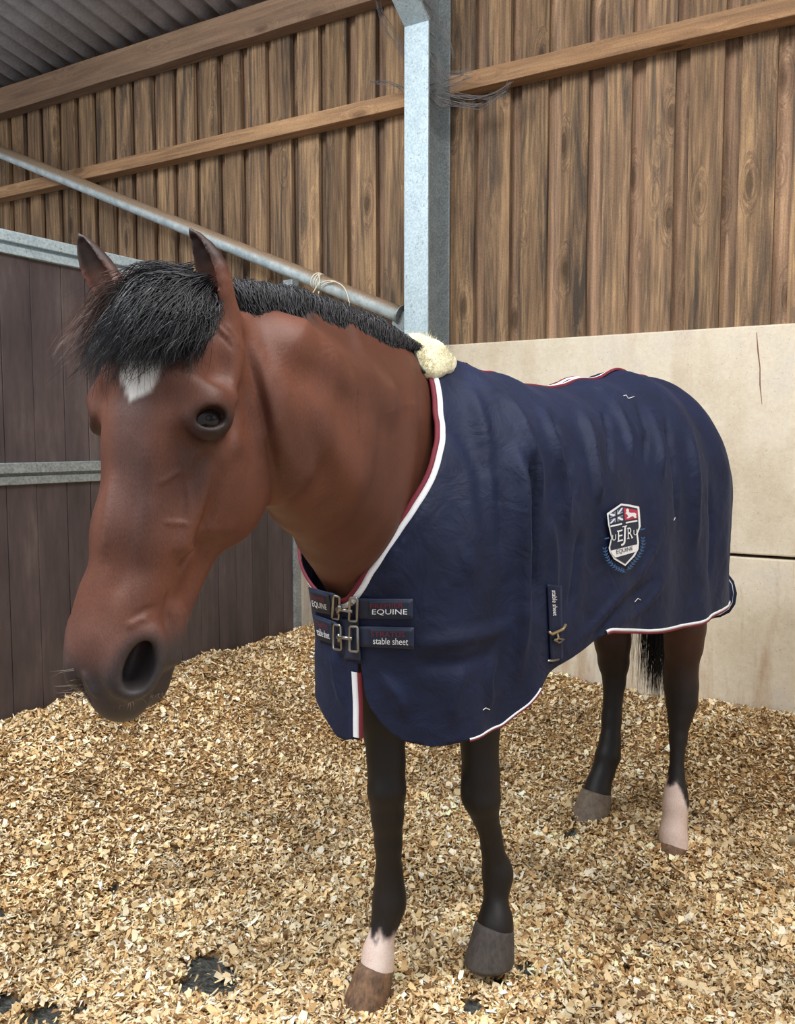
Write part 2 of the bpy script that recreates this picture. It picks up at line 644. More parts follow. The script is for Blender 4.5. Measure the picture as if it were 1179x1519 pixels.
def channel(z0, z1, lip, mat, name):
    """steel channel with an inset groove seen as two bright lips"""
    b = MB()
    X = PX + 0.022
    y0, y1 = 0.3, y_end - 0.04
    h = z1 - z0
    b.box(PX - 0.03, X, y0, y1, z0, z1)
    b.box(X, X + 0.018, y0, y1, z0, z0 + 0.38 * h)
    b.box(X, X + 0.026, y0, y1, z0 + 0.52 * h, z1)
    return b.build(name, mat, part, bevel=0.003)


channel(ZT - 0.085, ZT, 0, M['galv'], 'top_rail')
channel(zm - 0.045, zm + 0.04, 0, M['galv_dark'], 'middle_rail')
b = MB()
b.box(PX - 0.03, PX + 0.035, y_end - 0.05, y_end + 0.01, 0, ZT + 0.085)
b.build('post', M['galv_dark'], part, bevel=0.004)
b = MB()
b.box(PX + 0.0352, PX + 0.0358, y_end - 0.032, y_end - 0.018, ZT + 0.03, ZT + 0.05)
b.build('bolt_hole', simple('hole_black', (0.01, 0.01, 0.01), 0.9), part)

# ------------------------------------------------------------------ shavings bed
def smooth(a, b, x):
    t = np.clip((x - a) / (b - a), 0, 1)
    return t * t * (3 - 2 * t)


class VNoise:
    def __init__(self, seed):
        self.g = np.random.default_rng(seed).random((64, 64)).astype(np.float64)

    def __call__(self, x, y):
        xi, yi = np.floor(x).astype(int), np.floor(y).astype(int)
        fx, fy = x - xi, y - yi
        fx, fy = fx * fx * (3 - 2 * fx), fy * fy * (3 - 2 * fy)
        g = self.g
        a = g[xi % 64, yi % 64]; b_ = g[(xi + 1) % 64, yi % 64]
        c = g[xi % 64, (yi + 1) % 64]; d = g[(xi + 1) % 64, (yi + 1) % 64]
        return (a * (1 - fx) + b_ * fx) * (1 - fy) + (c * (1 - fx) + d * fx) * fy - 0.5


vn1, vn2, vn3, vn4 = VNoise(1), VNoise(2), VNoise(3), VNoise(4)


HOOF_AT = [(-1.167, 1.813, 0.03), (-0.956, 2.044, 0.03), (-0.70, 2.936, 0.045), (-1.039, 3.126, 0.035)]   # right fore, left fore, left hind, right hind


def ground(x, y):
    x = np.asarray(x, float); y = np.asarray(y, float)
    b1 = 0.35 * (1 - smooth(0.0, 1.25, x - PX))
    bw = 0.22 + 0.13 * (1 - smooth(0.0, 1.1, x - PX))
    b2 = bw * (1 - smooth(0.0, 0.85, WY - y))
    z = np.maximum(b1, b2) + 0.25 * np.minimum(b1, b2)
    z = np.minimum(z, 0.36)
    n = 0.05 * vn1(x * 2.3, y * 2.3) + 0.030 * vn2(x * 5.5 + 9, y * 5.5) + 0.014 * vn3(x * 13, y * 13 + 4)
    z = z + n * (0.55 + 0.9 * np.clip(z / 0.3, 0, 1))
    for hx, hy, hz in HOOF_AT:
        w = 1 - smooth(0.07, 0.24, np.hypot(x - hx, y - hy))
        z = z * (1 - w) + hz * w
    return z


bare = []      # places where the rubber floor shows through: x, y, radius


def floor_pt(px, py, z=0.0):
    v = ray(px, py)
    return c_o + v * ((z - CAM_H) / v[2])


for (px, py, r) in ((312, 1452, 0.085), (302, 1430, 0.060), (322, 1468, 0.060), (10, 1500, 0.05), (-10, 1400, 0.04), (60, 1512, 0.05), (120, 1500, 0.03), (262, 1275, 0.022), (285, 1278, 0.02),
                    (170, 1335, 0.02), (360, 1378, 0.02), (420, 1305, 0.022), (740, 1470, 0.02), (780, 1455, 0.03), (950, 1420, 0.03), (930, 1440, 0.025), (845, 1240, 0.03), (700, 1500, 0.03)):
    p = floor_pt(px, py)
    bare.append((p[0], p[1], r))


def bareness(x, y):
    f = np.zeros_like(x)
    for bx, by, r in bare:
        d = np.hypot(x - bx, y - by) + 0.5 * r * vn4(x * 26, y * 26) + 0.35 * r * vn3(x * 60, y * 60)
        f = np.maximum(f, 1 - smooth(0.65 * r, 1.35 * r, d))
    return f


fl = MB(); fl.box(-8.3, 2.7, -2.0, 4.28, -0.14, -0.03)
tag(fl.build('floor', simple('rubber_floor', lin(62, 62, 62), 0.85, 0, 0.3, 40)), kind='structure')

gx = np.concatenate([np.arange(PX + 0.02, -2.2, 0.03), np.arange(-2.2, 0.6, 0.012), np.arange(0.6, 2.0, 0.06)])
gy = np.concatenate([np.arange(0.2, 0.9, 0.03), np.arange(0.9, 2.8, 0.012), np.arange(2.8, WY - 0.004, 0.02), [WY - 0.003]])
GX, GY = np.meshgrid(gx, gy, indexing='ij')
GZ = ground(GX, GY) - 0.006 - 0.01 * bareness(GX, GY) + 0.012 * vn2(GX * 45, GY * 45)
nv = GX.shape
idx = np.arange(GX.size).reshape(nv)
fq = np.stack([idx[:-1, :-1], idx[1:, :-1], idx[1:, 1:], idx[:-1, 1:]], -1).reshape(-1, 4)
me_g = np_mesh('shavings_bed', np.stack([GX, GY, GZ], -1).reshape(-1, 3), fq)
pal = np.array([lin(240, 222, 186), lin(230, 204, 160), lin(214, 182, 132), lin(188, 150, 102), lin(156, 118, 78), lin(116, 86, 58), lin(246, 236, 214)])
set_color(me_g, (np.where(bareness(GX, GY)[..., None] > 0.4, np.array(lin(70, 70, 66)), np.array(lin(172, 136, 88)))).reshape(-1, 3))


def bed_mat():
    t = NT('shavings_ground')
    at = t.n('ShaderNodeVertexColor', layer_name='tint')
    pos = t.n('ShaderNodeNewGeometry').outputs['Position']
    v = t.n('ShaderNodeTexVoronoi')
    v.inputs['Scale'].default_value = 95
    t.l(t.mapping(pos, (1, 1.7, 1)), v.inputs['Vector'])
    sep = t.n('ShaderNodeSeparateColor'); t.l(v.outputs['Color'], sep.inputs[0])
    c = t.ramp(sep.outputs[0], [(0.0, (0.32, 0.28, 0.25)), (0.5, (0.9, 0.9, 0.9)), (1.0, (1.5, 1.5, 1.45))])
    t.base(t.mix(1.0, at.outputs[0], c, 'MULTIPLY'))
    t.set(Roughness=0.95)
    t.bump(v.outputs['Distance'], 0.6, 0.01)
    return t.m


bed = link_mesh('shavings_bed', me_g, bed_mat(), smooth=True)
tag(bed, 'deep bed of pale curled wood shavings banked up against the walls', 'shavings', kind='stuff')


def chip_mat():
    t = NT('wood_chip')
    at = t.n('ShaderNodeVertexColor', layer_name='tint')
    t.base(at.outputs[0])
    t.set(Roughness=0.8)
    t.b.inputs['Specular IOR Level'].default_value = 0.25
    return t.m


M['chip'] = chip_mat()


def chips(N, xy, size, asp, tilt, lift, pal_p):
    """curled flakes: two quads each"""
    x, y = xy
    z = ground(x, y)
    L = size * rng.uniform(0.6, 1.5, N)
    W = L * asp
    yaw = rng.uniform(0, 2 * np.pi, N)
    t1 = rng.normal(0, tilt, N); t2 = rng.normal(0, tilt, N)
    u = np.stack([np.cos(yaw) * np.cos(t1), np.sin(yaw) * np.cos(t1), np.sin(t1)], -1)
    v = np.stack([-np.sin(yaw) * np.cos(t2), np.cos(yaw) * np.cos(t2), np.sin(t2)], -1)
    n = np.cross(u, v)
    c = np.stack([x, y, z + lift * rng.random(N) + 0.25 * L * np.abs(np.sin(t1))], -1)
    curl = rng.normal(0, 0.22, N)[:, None] * L[:, None] * n
    V = np.zeros((N, 6, 3))
    taper = rng.uniform(0.35, 1.0, N)[:, None]
    skew = rng.uniform(-0.3, 0.3, N)[:, None]
    hu, hv = u * (L / 2)[:, None], v * (W / 2)[:, None]
    V[:, 0] = c - hu - hv * taper + curl; V[:, 1] = c - hu + hv * taper + skew * hu + curl
    V[:, 2] = c - hv - 0.3 * curl; V[:, 3] = c + hv - 0.3 * curl
    V[:, 4] = c + hu - hv * (1.3 - taper) + skew * hu + curl; V[:, 5] = c + hu + hv * (1.3 - taper) + curl
    i = (np.arange(N) * 6)[:, None]
    Fq = np.concatenate([i + np.array([[0, 2, 3, 1]]), i + np.array([[2, 4, 5, 3]])], 0)
    ci = rng.choice(len(pal), N, p=pal_p)
    col = pal[ci] * rng.uniform(0.7, 1.15, (N, 1)) * (1 + 0.45 * vn1(x * 4.5, y * 4.5) + 0.35 * vn2(x * 14, y * 14))[:, None]
    col = np.clip(col, 0, 0.92)
    return V.reshape(-1, 3), Fq, np.repeat(col, 6, 0)


def sample_xy(N, near):
    """positions on the bed in front of and around the horse, denser where the bed is close"""
    out = []
    got = 0
    while got < N:
        n = N * 3
        x = rng.uniform(PX + 0.045, 1.5, n); y = rng.uniform(0.75, WY - 0.01, n)
        d = (x * c_fh[0] + y * c_fh[1]); r = x * c_r[0] + y * c_r[1]
        ok = (d > 1.0) & (np.abs(r) < 0.52 * d + 0.15 + 0.45 * (rng.random(n) < 0.6))
        w = np.clip((near / np.maximum(d, 0.3)) ** 1.5, 0, 1)
        ok &= rng.random(n) < w
        bb = bareness(x, y)
        ok &= rng.random(n) > bb * 0.97
        s = np.stack([x[ok], y[ok]], -1)
        out.append(s); got += len(s)
    s = np.concatenate(out)[:N]
    return s[:, 0], s[:, 1]


sets = []
NA, NB, NC = 112000, 88000, 26000
pp = np.array([0.16, 0.24, 0.24, 0.17, 0.10, 0.04, 0.05])
sets.append(chips(NA, sample_xy(NA, 1.9), 0.013, rng.uniform(0.35, 0.8, NA), 0.42, 0.006, pp))
sets.append(chips(NB, sample_xy(NB, 2.2), 0.020, rng.uniform(0.12, 0.34, NB), 0.35, 0.010, pp))
sets.append(chips(NC, sample_xy(NC, 2.0), 0.022, rng.uniform(0.4, 0.8, NC), 0.36, 0.012, np.array([0.26, 0.28, 0.2, 0.1, 0.04, 0.02, 0.10])))
off = 0
VV, FF, CC = [], [], []
for V_, F_, C_ in sets:
    VV.append(V_); FF.append(F_ + off); CC.append(C_); off += len(V_)
me_c = np_mesh('wood_shavings', np.concatenate(VV), np.concatenate(FF))
set_color(me_c, np.concatenate(CC))
shv = link_mesh('wood_shavings', me_c, M['chip'], bed)
tag(shv, kind='stuff')
# the few big flakes that can be told apart
big_px = [(265, 1208, .02), (258, 1195, .018), (280, 1245, .018), (318, 1348, .016), (396, 1442, .017), (360, 1475, .016), (298, 1390, .016), (325, 1497, .02), (40, 1490, .016), (128, 1252, .015),
          (68, 1232, .014), (505, 1300, .016), (655, 1255, .017), (620, 1215, .018), (516, 1270, .018), (660, 1290, .015), (640, 1435, .017), (648, 1497, .02), (760, 1435, .014), (790, 1430, .018),
          (965, 1340, .018), (1025, 1360, .015), (1055, 1390, .016), (1120, 1238, .022), (1085, 1265, .014), (1050, 1435, .016), (1110, 1180, .014), (900, 1410, .014), (870, 1130, .014), (812, 1180, .015),
          (1140, 1480, .018), (985, 1480, .02), (1085, 1500, .018), (930, 1500, .018), (860, 1480, .016), (575, 1490, .018), (480, 1400, .015), (440, 1340, .014), (430, 1255, .014), (180, 1180, .014),
          (120, 1150, .014), (235, 1130, .015), (385, 1140, .013), (470, 1190, .014), (60, 1310, .015), (190, 1400, .016), (150, 1480, .018), (215, 1470, .014), (530, 1380, .015), (670, 1370, .016)]
chip_me = []
for k in range(6):
    b = MB()
    n = 4
    for i in range(n + 1):
        t = i / n - 0.5
        wv = (0.36 + 0.1 * math.sin(i * 2.1 + k)) * (1 - 0.35 * abs(t) * (k % 3))
        zc = 0.18 * (t * t) * (1 if k % 2 else -1) + 0.1
        for sgn in (-1, 1):
            b.v += [(t, sgn * wv, zc + 0.03), (t, sgn * wv, zc - 0.03)]
    for i in range(n):
        a, c = 4 * i, 4 * i + 4
        b.f += [(a, c, c + 2, a + 2), (a + 1, a + 3, c + 3, c + 1), (a, a + 1, c + 1, c), (a + 2, c + 2, c + 3, a + 3)]
    b.f += [(0, 2, 3, 1), (4 * n, 4 * n + 1, 4 * n + 3, 4 * n + 2)]
    chip_me.append(b.mesh('large_wood_chip'))
chipm = [simple('pale_chip_%s' % c, lin(*rgb), 0.75, 0, 0.12, 200) for c, rgb in (('a', (238, 222, 188)), ('b', (226, 200, 158)), ('c', (242, 232, 208)))]
for me in chip_me:
    me.materials.append(chipm[chip_me.index(me) % 3])
CHIP_MARKS = [(HOOF_AT[0][0], HOOF_AT[0][1], 'beside the white-socked fore hoof'), (HOOF_AT[1][0], HOOF_AT[1][1], 'beside the dark fore hoof'), (HOOF_AT[2][0], HOOF_AT[2][1], 'beside the white-socked hind hoof'),
              (HOOF_AT[3][0], HOOF_AT[3][1], 'beside the dark hind hoof'), (bare[0][0], bare[0][1], 'close to the bare dark floor patch')]
for k, (px, py, sz) in enumerate(big_px):
    p = floor_pt(px, py, 0.02)
    o = bpy.data.objects.new('large_wood_chip', chip_me[k % 6])
    COL.objects.link(o)
    o.location = (p[0], p[1], float(ground(p[0], p[1])) + 0.008)
    o.scale = (sz * 1.35,) * 3
    o.rotation_euler = (rnd.uniform(-.5, .5), rnd.uniform(-.5, .5), rnd.uniform(0, 6.28))
    near = min(((math.hypot(p[0] - hx, p[1] - hy), w_) for hx, hy, w_ in CHIP_MARKS))
    tone = ('cream', 'tan', 'whitish')[(k % 6) % 3]
    where = near[1] if near[0] < 0.42 else 'out on the open shavings'
    tag(o, 'large %s wood chip lying %s' % (tone, where), 'wood chip', 'large chips among the shavings')

# ------------------------------------------------------------------ implicit modelling
class Field:
    def __init__(self, xs, ys, zs):
        self.xs, self.ys, self.zs = [np.asarray(a, np.float32) for a in (xs, ys, zs)]
        self.F = np.full((len(xs), len(ys), len(zs)), 1.0, np.float32)

    def sub(self, lo, hi):
        sl = []
        for a, l, h in zip((self.xs, self.ys, self.zs), lo, hi):
            i0 = max(0, int(np.searchsorted(a, l)) - 1); i1 = min(len(a), int(np.searchsorted(a, h)) + 1)
            sl.append(slice(i0, max(i1, i0)))
        return tuple(sl)

    def seg(self, p0, p1, r0, r1, side, k=0.03, egg=0.0, cap=None, op='u', hang=False, capx=None):
        """elliptical tapered capsule. r=(a lateral, b vertical); egg>0 widens the +up half"""
        p0, p1, side = [np.asarray(v, float) for v in (p0, p1, side)]
        d = p1 - p0
        dz = d[2]
        if hang: d = d * np.array([1, 1, 0.0])      # cloth hangs plumb
        L = np.linalg.norm(d)
        if L < 1e-6:
            d = np.cross(side, [0, 0, 1.0]); d /= np.linalg.norm(d); L = 0.0
        else:
            d = d / L
        side = side - (side @ d) * d
        side /= np.linalg.norm(side)
        up = np.cross(d, side)
        if up[2] < 0 and hang: up = -up
        (a0, b0), (a1, b1) = r0, r1
        R = max(a0, b0, a1, b1) * (1 + abs(egg)) + k + 0.03
        if cap: R = max(R, cap + k + 0.03)
        lo = np.minimum(p0, p1) - R; hi = np.maximum(p0, p1) + R
        if hang: lo[2] = -9
        sl = self.sub(lo, hi)
        X = self.xs[sl[0]][:, None, None] - np.float32(p0[0]); Y = self.ys[sl[1]][None, :, None] - np.float32(p0[1]); Z = self.zs[sl[2]][None, None, :] - np.float32(p0[2])
        if X.size == 0 or Y.size == 0 or Z.size == 0: return
        f = np.float32
        dl = f(d[0]) * X + f(d[1]) * Y + f(d[2]) * Z
        qs = f(side[0]) * X + f(side[1]) * Y + f(side[2]) * Z
        qu = f(up[0]) * X + f(up[1]) * Y + f(up[2]) * Z
        t = np.clip(dl / f(L), 0, 1) if L > 0 else np.zeros_like(dl)
        l = dl - t * f(L)
        if hang: qu = np.maximum(qu - f(dz) * t, 0)
        a = f(a0) + f(a1 - a0) * t; b_ = f(b0) + f(b1 - b0) * t
        if egg: a = a * (1 + f(egg) * np.clip(qu / b_, -1, 1))
        c = cap if cap else None
        cc = f(c) if c else np.minimum(a, b_)
        e1, e2, e3 = qs / a, qu / b_, l / cc
        k0 = np.sqrt(e1 * e1 + e2 * e2 + e3 * e3)
        k1 = np.sqrt((e1 / a) ** 2 + (e2 / b_) ** 2 + (e3 / cc) ** 2) + f(1e-6)
        D = np.where(k0 < 0.05, -np.minimum(a, b_), k0 * (k0 - 1) / k1).astype(np.float32)
        self.comb(sl, D, k, op)

    def comb(self, sl, D, k, op):
        A = self.F[sl]
        if op == 's': D = -D; A = -A
        if op == 's':
            # smooth max(A_orig, -D_orig) = -smin(-A_orig, D_orig)
            D = -D
        h = np.maximum(k - np.abs(A - D), 0) / k
        r = np.minimum(A, D) - h * h * k * 0.25
        self.F[sl] = -r if op == 's' else r

    def ell(self, c, radii, axes, k=0.02, op='u'):
        """ellipsoid, axes = three unit vectors"""
        c = np.asarray(c, float)
        R = max(radii) + k + 0.02
        sl = self.sub(c - R, c + R)
        f = np.float32
        X = self.xs[sl[0]][:, None, None] - f(c[0]); Y = self.ys[sl[1]][None, :, None] - f(c[1]); Z = self.zs[sl[2]][None, None, :] - f(c[2])
        if X.size == 0 or Y.size == 0 or Z.size == 0: return
        s0 = 0; s1 = 0
        for r, ax in zip(radii, axes):
            q = (f(ax[0]) * X + f(ax[1]) * Y + f(ax[2]) * Z) / f(r)
            s0 = s0 + q * q; s1 = s1 + (q / f(r)) ** 2
        k0 = np.sqrt(s0); k1 = np.sqrt(s1) + f(1e-6)
        D = np.where(k0 < 0.05, -min(radii), k0 * (k0 - 1) / k1).astype(np.float32)
        self.comb(sl, D, k, op)

    def mesh(self):
        F = self.F
        S = F < 0
        nx, ny, nz = F.shape
        cnt = np.zeros((nx - 1, ny - 1, nz - 1), np.int8)
        for i in (0, 1):
            for j in (0, 1):
                for k in (0, 1):
                    cnt += S[i:nx - 1 + i, j:ny - 1 + j, k:nz - 1 + k]
        act = (cnt > 0) & (cnt < 8)
        I, J, K = np.nonzero(act)
        vid = np.full(act.shape, -1, np.int32)
        vid[I, J, K] = np.arange(len(I))
        acc = np.zeros((len(I), 3)); n = np.zeros(len(I))
        cor = [(i, j, k) for i in (0, 1) for j in (0, 1) for k in (0, 1)]
        val = {c: F[I + c[0], J + c[1], K + c[2]] for c in cor}
        crd = lambda c: np.stack([self.xs[I + c[0]], self.ys[J + c[1]], self.zs[K + c[2]]], -1)
        for c in cor:
            for ax in range(3):
                if c[ax] == 0:
                    e = list(c); e[ax] = 1; e = tuple(e)
                    va, vb = val[c], val[e]
                    x = (va < 0) != (vb < 0)
                    t = np.where(x, va / np.where(np.abs(va - vb) < 1e-9, 1, va - vb), 0)[:, None]
                    p = crd(c) * (1 - t) + crd(e) * t
                    acc += np.where(x[:, None], p, 0); n += x
        V = acc / n[:, None]
        faces = []
        # x edges
        for ax in range(3):
            if ax == 0:
                A, B_ = S[:-1, 1:-1, 1:-1], S[1:, 1:-1, 1:-1]
            elif ax == 1:
                A, B_ = S[1:-1, :-1, 1:-1], S[1:-1, 1:, 1:-1]
            else:
                A, B_ = S[1:-1, 1:-1, :-1], S[1:-1, 1:-1, 1:]
            i, j, k = np.nonzero(A != B_)
            flip = A[i, j, k]
            if ax == 0:
                q = [vid[i, j, k], vid[i, j + 1, k], vid[i, j + 1, k + 1], vid[i, j, k + 1]]
            elif ax == 1:
                q = [vid[i, j, k], vid[i, j, k + 1], vid[i + 1, j, k + 1], vid[i + 1, j, k]]
            else:
                q = [vid[i, j, k], vid[i + 1, j, k], vid[i + 1, j + 1, k], vid[i, j + 1, k]]
            q = np.stack(q, -1)
            q = np.where(flip[:, None], q, q[:, ::-1])
            faces.append(q)
        Fq = np.concatenate(faces)
        Fq = Fq[(Fq >= 0).all(1)]
        return V, Fq


def relax(V, Fq, it=2, lam=0.5, mask=None):
    E_ = np.concatenate([Fq[:, [i, (i + 1) % Fq.shape[1]]] for i in range(Fq.shape[1])])
    E_ = np.concatenate([E_, E_[:, ::-1]])
    deg = np.bincount(E_[:, 0], minlength=len(V)).astype(float)
    deg[deg == 0] = 1
    for k in range(it):
        S = np.stack([np.bincount(E_[:, 0], weights=V[E_[:, 1], c], minlength=len(V)) for c in range(3)], -1) / deg[:, None]
        D = (S - V) * lam
        if mask is not None: D *= mask[:, None]
        V = V + D
    return V


def vnormals(V, Fq):
    a, b_, c = V[Fq[:, 0]], V[Fq[:, 1]], V[Fq[:, 2]]
    n = np.cross(b_ - a, c - a)
    if Fq.shape[1] == 4:
        n = n + np.cross(c - a, V[Fq[:, 3]] - a)
    N = np.zeros_like(V)
    for k in range(Fq.shape[1]):
        for c_ in range(3):
            N[:, c_] += np.bincount(Fq[:, k], weights=n[:, c_], minlength=len(V))
    return N / (np.linalg.norm(N, axis=1, keepdims=True) + 1e-12)

DEBUG = False

# ------------------------------------------------------------------ horse: frames
B_O = np.array([-1.06, 1.93, 0.0])
e_b = np.array([0.17, 0.985, 0.0]); e_b /= np.linalg.norm(e_b)      # towards the tail
e_l = np.array([e_b[1], -e_b[0], 0.0])                               # towards the horse's left
e_z = np.array([0, 0, 1.0])


def BP(s, w, z):
    return B_O + s * e_b + w * e_l + np.array([0, 0, z])


H_T = P(229, 408, 1.45)             # poll
H_N = P(108, 1063, 1.37)            # end of the nose on the midline
h_a = (H_N - H_T); H_L = np.linalg.norm(h_a); h_a /= H_L
psi = 0.50
h_n = -c_fh * math.cos(psi) - c_r * math.sin(psi)
h_n = h_n - (h_n @ h_a) * h_a; h_n /= np.linalg.norm(h_n)            # out of the face
h_l = np.cross(h_a, h_n)
if h_l @ c_r < 0: h_l = -h_l                                         # horse's left
HS = H_L / 0.69
WX, WY_ = 1.13, 1.06              # this head is broad in the forehead and deep in the jaw


def HP(x, y, z):
    return H_T + HS * (WX * x * h_l + WY_ * y * h_n + z * h_a)


HAX = (h_l, h_n, h_a)
gxh = np.concatenate([np.arange(-1.55, -1.36, 0.010), np.arange(-1.36, -0.78, 0.004), np.arange(-0.78, -0.45, 0.010)])
gyh = np.concatenate([np.arange(0.72, 1.50, 0.004), np.arange(1.50, 1.62, 0.007), np.arange(1.62, 3.50, 0.012)])
gzh = np.concatenate([np.arange(-0.02, 0.92, 0.010), np.arange(0.92, 1.84, 0.004)])
HF = Field(gxh, gyh, gzh)

# ---- trunk
st = [(-0.13, 1.13, 0.165, 0.22), (0.10, 1.215, 0.215, 0.33), (0.40, 1.16, 0.255, 0.34), (0.75, 1.185, 0.265, 0.355), (1.02, 1.24, 0.245, 0.335), (1.20, 1.21, 0.19, 0.27)]
for (s0, z0, a0, b0), (s1, z1, a1, b1) in zip(st[:-1], st[1:]):
    HF.seg(BP(s0, 0, z0), BP(s1, 0, z1), (a0, b0), (a1, b1), e_l, 0.06)

# ---- neck: crest and underline points
nk = [((640, 528, 2.20), (540, 925, 2.12), 0.140), ((572, 496, 2.02), (497, 846, 1.95), 0.124), ((500, 468, 1.86), (452, 790, 1.80), 0.112),
      ((430, 447, 1.71), (415, 750, 1.69), 0.096), ((362, 440, 1.60), (385, 690, 1.63), 0.085), ((300, 440, 1.545), (350, 600, 1.62), 0.075)]
nks = []
for c, u, a in nk:
    pc, pu = P(*c), P(*u)
    nks.append((0.5 * (pc + pu), pc - pu, a, 0.5 * np.linalg.norm(pc - pu)))
for (p0, c0, a0, b0), (p1, c1, a1, b1) in zip(nks[:-1], nks[1:]):
    d = p1 - p0
    HF.seg(p0, p1, (a0, b0), (a1, b1), np.cross(0.5 * (c0 + c1), d), 0.03, egg=-0.30, cap=0.05)
# muscle relief on the near side of the neck
def on_neck(i, t, w, v):
    p = nks[i][0] * (1 - t) + nks[i + 1][0] * t
    c = nks[i][1] * (1 - t) + nks[i + 1][1] * t
    a = nks[i][2] * (1 - t) + nks[i + 1][2] * t
    d = nks[i + 1][0] - nks[i][0]
    s = np.cross(c, d); s /= np.linalg.norm(s)
    if s @ c_r < 0: s = -s
    return p + 0.5 * c * v + s * a * w


HF.seg(on_neck(3, 0.9, 0.72, -0.25), on_neck(2, 0.2, 0.70, -0.50), (0.030, 0.030), (0.034, 0.034), h_l, 0.05)
HF.seg(on_neck(3, 0.6, 0.60, 0.45), on_neck(1, 0.6, 0.62, 0.32), (0.032, 0.032), (0.042, 0.042), h_l, 0.05)

# ---- head (its own field, joined to the neck with a tight crease)
BF = HF
HF = Field(gxh, gyh, gzh)


def hseg(p0, p1, r0, r1, k=0.02, egg=0.0, cap=None, op='u', side=None):
    HF.seg(HP(*p0), HP(*p1), (HS * r0[0] * WX, HS * r0[1]), (HS * r1[0] * WX, HS * r1[1]), h_l if side is None else side, k * HS, egg, cap, op)


def hell(c, r, k=0.02, op='u', axes=HAX):
    HF.ell(HP(*c), (HS * r[0] * (WX if axes is HAX else 1), HS * r[1], HS * r[2]), axes, k * HS, op)


def unit(v):
    v = np.asarray(v, float)
    return v / np.linalg.norm(v)


# cranium and forehead
hseg((0, -0.082, 0.045), (0, -0.070, 0.13), (0.066, 0.066), (0.090, 0.084), 0.03)
hseg((0, -0.070, 0.13), (0, -0.075, 0.25), (0.090, 0.084), (0.080, 0.084), 0.03)
# nasal bridge
hseg((0, -0.066, 0.24), (0, -0.060, 0.40), (0.078, 0.076), (0.061, 0.063), 0.03)
hseg((0, -0.060, 0.40), (0, -0.055, 0.56), (0.061, 0.063), (0.053, 0.056), 0.03)
# mid face below the bridge
hseg((0, -0.13, 0.22), (0, -0.105, 0.42), (0.076, 0.085), (0.056, 0.070), 0.03)
hseg((0, -0.105, 0.42), (0, -0.085, 0.58), (0.056, 0.070), (0.052, 0.058), 0.03)
EYES = []
for sg in (-1, 1):
    # jowl
    hell((sg * 0.048, -0.184, 0.262), (0.046, 0.108, 0.142), 0.035)
    hell((sg * 0.044, -0.150, 0.10), (0.045, 0.080, 0.09), 0.035)
    # cheek muscle edge
    hseg((sg * 0.080, -0.115, 0.25), (sg * 0.070, -0.150, 0.37), (0.012, 0.030), (0.010, 0.026), 0.03)
    # brow, orbit and cheek arch
    hell((sg * 0.089, -0.052, 0.207), (0.037, 0.040, 0.050), 0.03)
    hseg((sg * 0.092, -0.075, 0.205), (sg * 0.074, -0.092, 0.09), (0.020, 0.020), (0.024, 0.024), 0.025)
    hseg((sg * 0.055, -0.018, 0.165), (sg * 0.094, -0.050, 0.185), (0.022, 0.018), (0.020, 0.018), 0.025)
    # facial crest
    hseg((sg * 0.082, -0.090, 0.27), (sg * 0.066, -0.082, 0.41), (0.014, 0.012), (0.009, 0.008), 0.03)
    # lower jaw bar
    hseg((sg * 0.030, -0.190, 0.34), (sg * 0.026, -0.130, 0.54), (0.022, 0.030), (0.024, 0.026), 0.035)
    # hollows: above the eye, beside the nasal bone, behind the mouth
    hell((sg * 0.100, -0.055, 0.130), (0.012, 0.020, 0.020), 0.035, 's')
    hell((sg * 0.090, -0.028, 0.335), (0.018, 0.026, 0.080), 0.04, 's')
    hell((sg * 0.078, -0.140, 0.47), (0.020, 0.028, 0.060), 0.035, 's')
    # eye: socket cut, then lids as ridges around the opening
    e_out = unit(0.88 * sg * h_l + 0.46 * h_n - 0.10 * h_a)
    e_u = unit(h_n - (h_n @ e_out) * e_out + 0.28 * h_a)
    e_u = unit(e_u - (e_u @ e_out) * e_out)
    e_v = np.cross(e_out, e_u)
    if e_v @ h_a > 0: e_v = -e_v
    ec = HP(sg * 0.0865, -0.055, 0.220)
    R = 0.0285 * HS
    EYES.append((ec + e_out * 0.0055, R * 0.985, e_out, e_u, e_v))
    HF.ell(ec + e_out * 0.032, (0.026, 0.0245, 0.0190), (e_out, e_u, e_v), 0.006, 's')

    def on_eye(u, v, rr):
        q = e_out * math.sqrt(max(0.05, 1 - (u * u + v * v) / (R * R))) * R + e_u * u + e_v * v
        return ec + q / np.linalg.norm(q) * rr

    for (au, av, rad, rr, t0, t1) in ((0.0248, 0.0185, 0.0040, R + 0.0040, 0.0, math.pi), (0.0248, 0.0172, 0.0030, R + 0.0015, math.pi, 2 * math.pi),
                                      (0.0270, 0.0262, 0.0034, R + 0.008, 0.3, 2.6), (0.0270, 0.0240, 0.0026, R + 0.003, math.pi + 0.6, 2 * math.pi - 0.6)):
        arc = [on_eye(au * math.cos(t), av * math.sin(t), rr) for t in np.linspace(t0, t1, 9)]
        for p0, p1 in zip(arc[:-1], arc[1:]):
            HF.seg(p0, p1, (rad, rad), (rad, rad), e_out if abs(unit(p1 - p0) @ e_out) < 0.9 else e_u, 0.010)
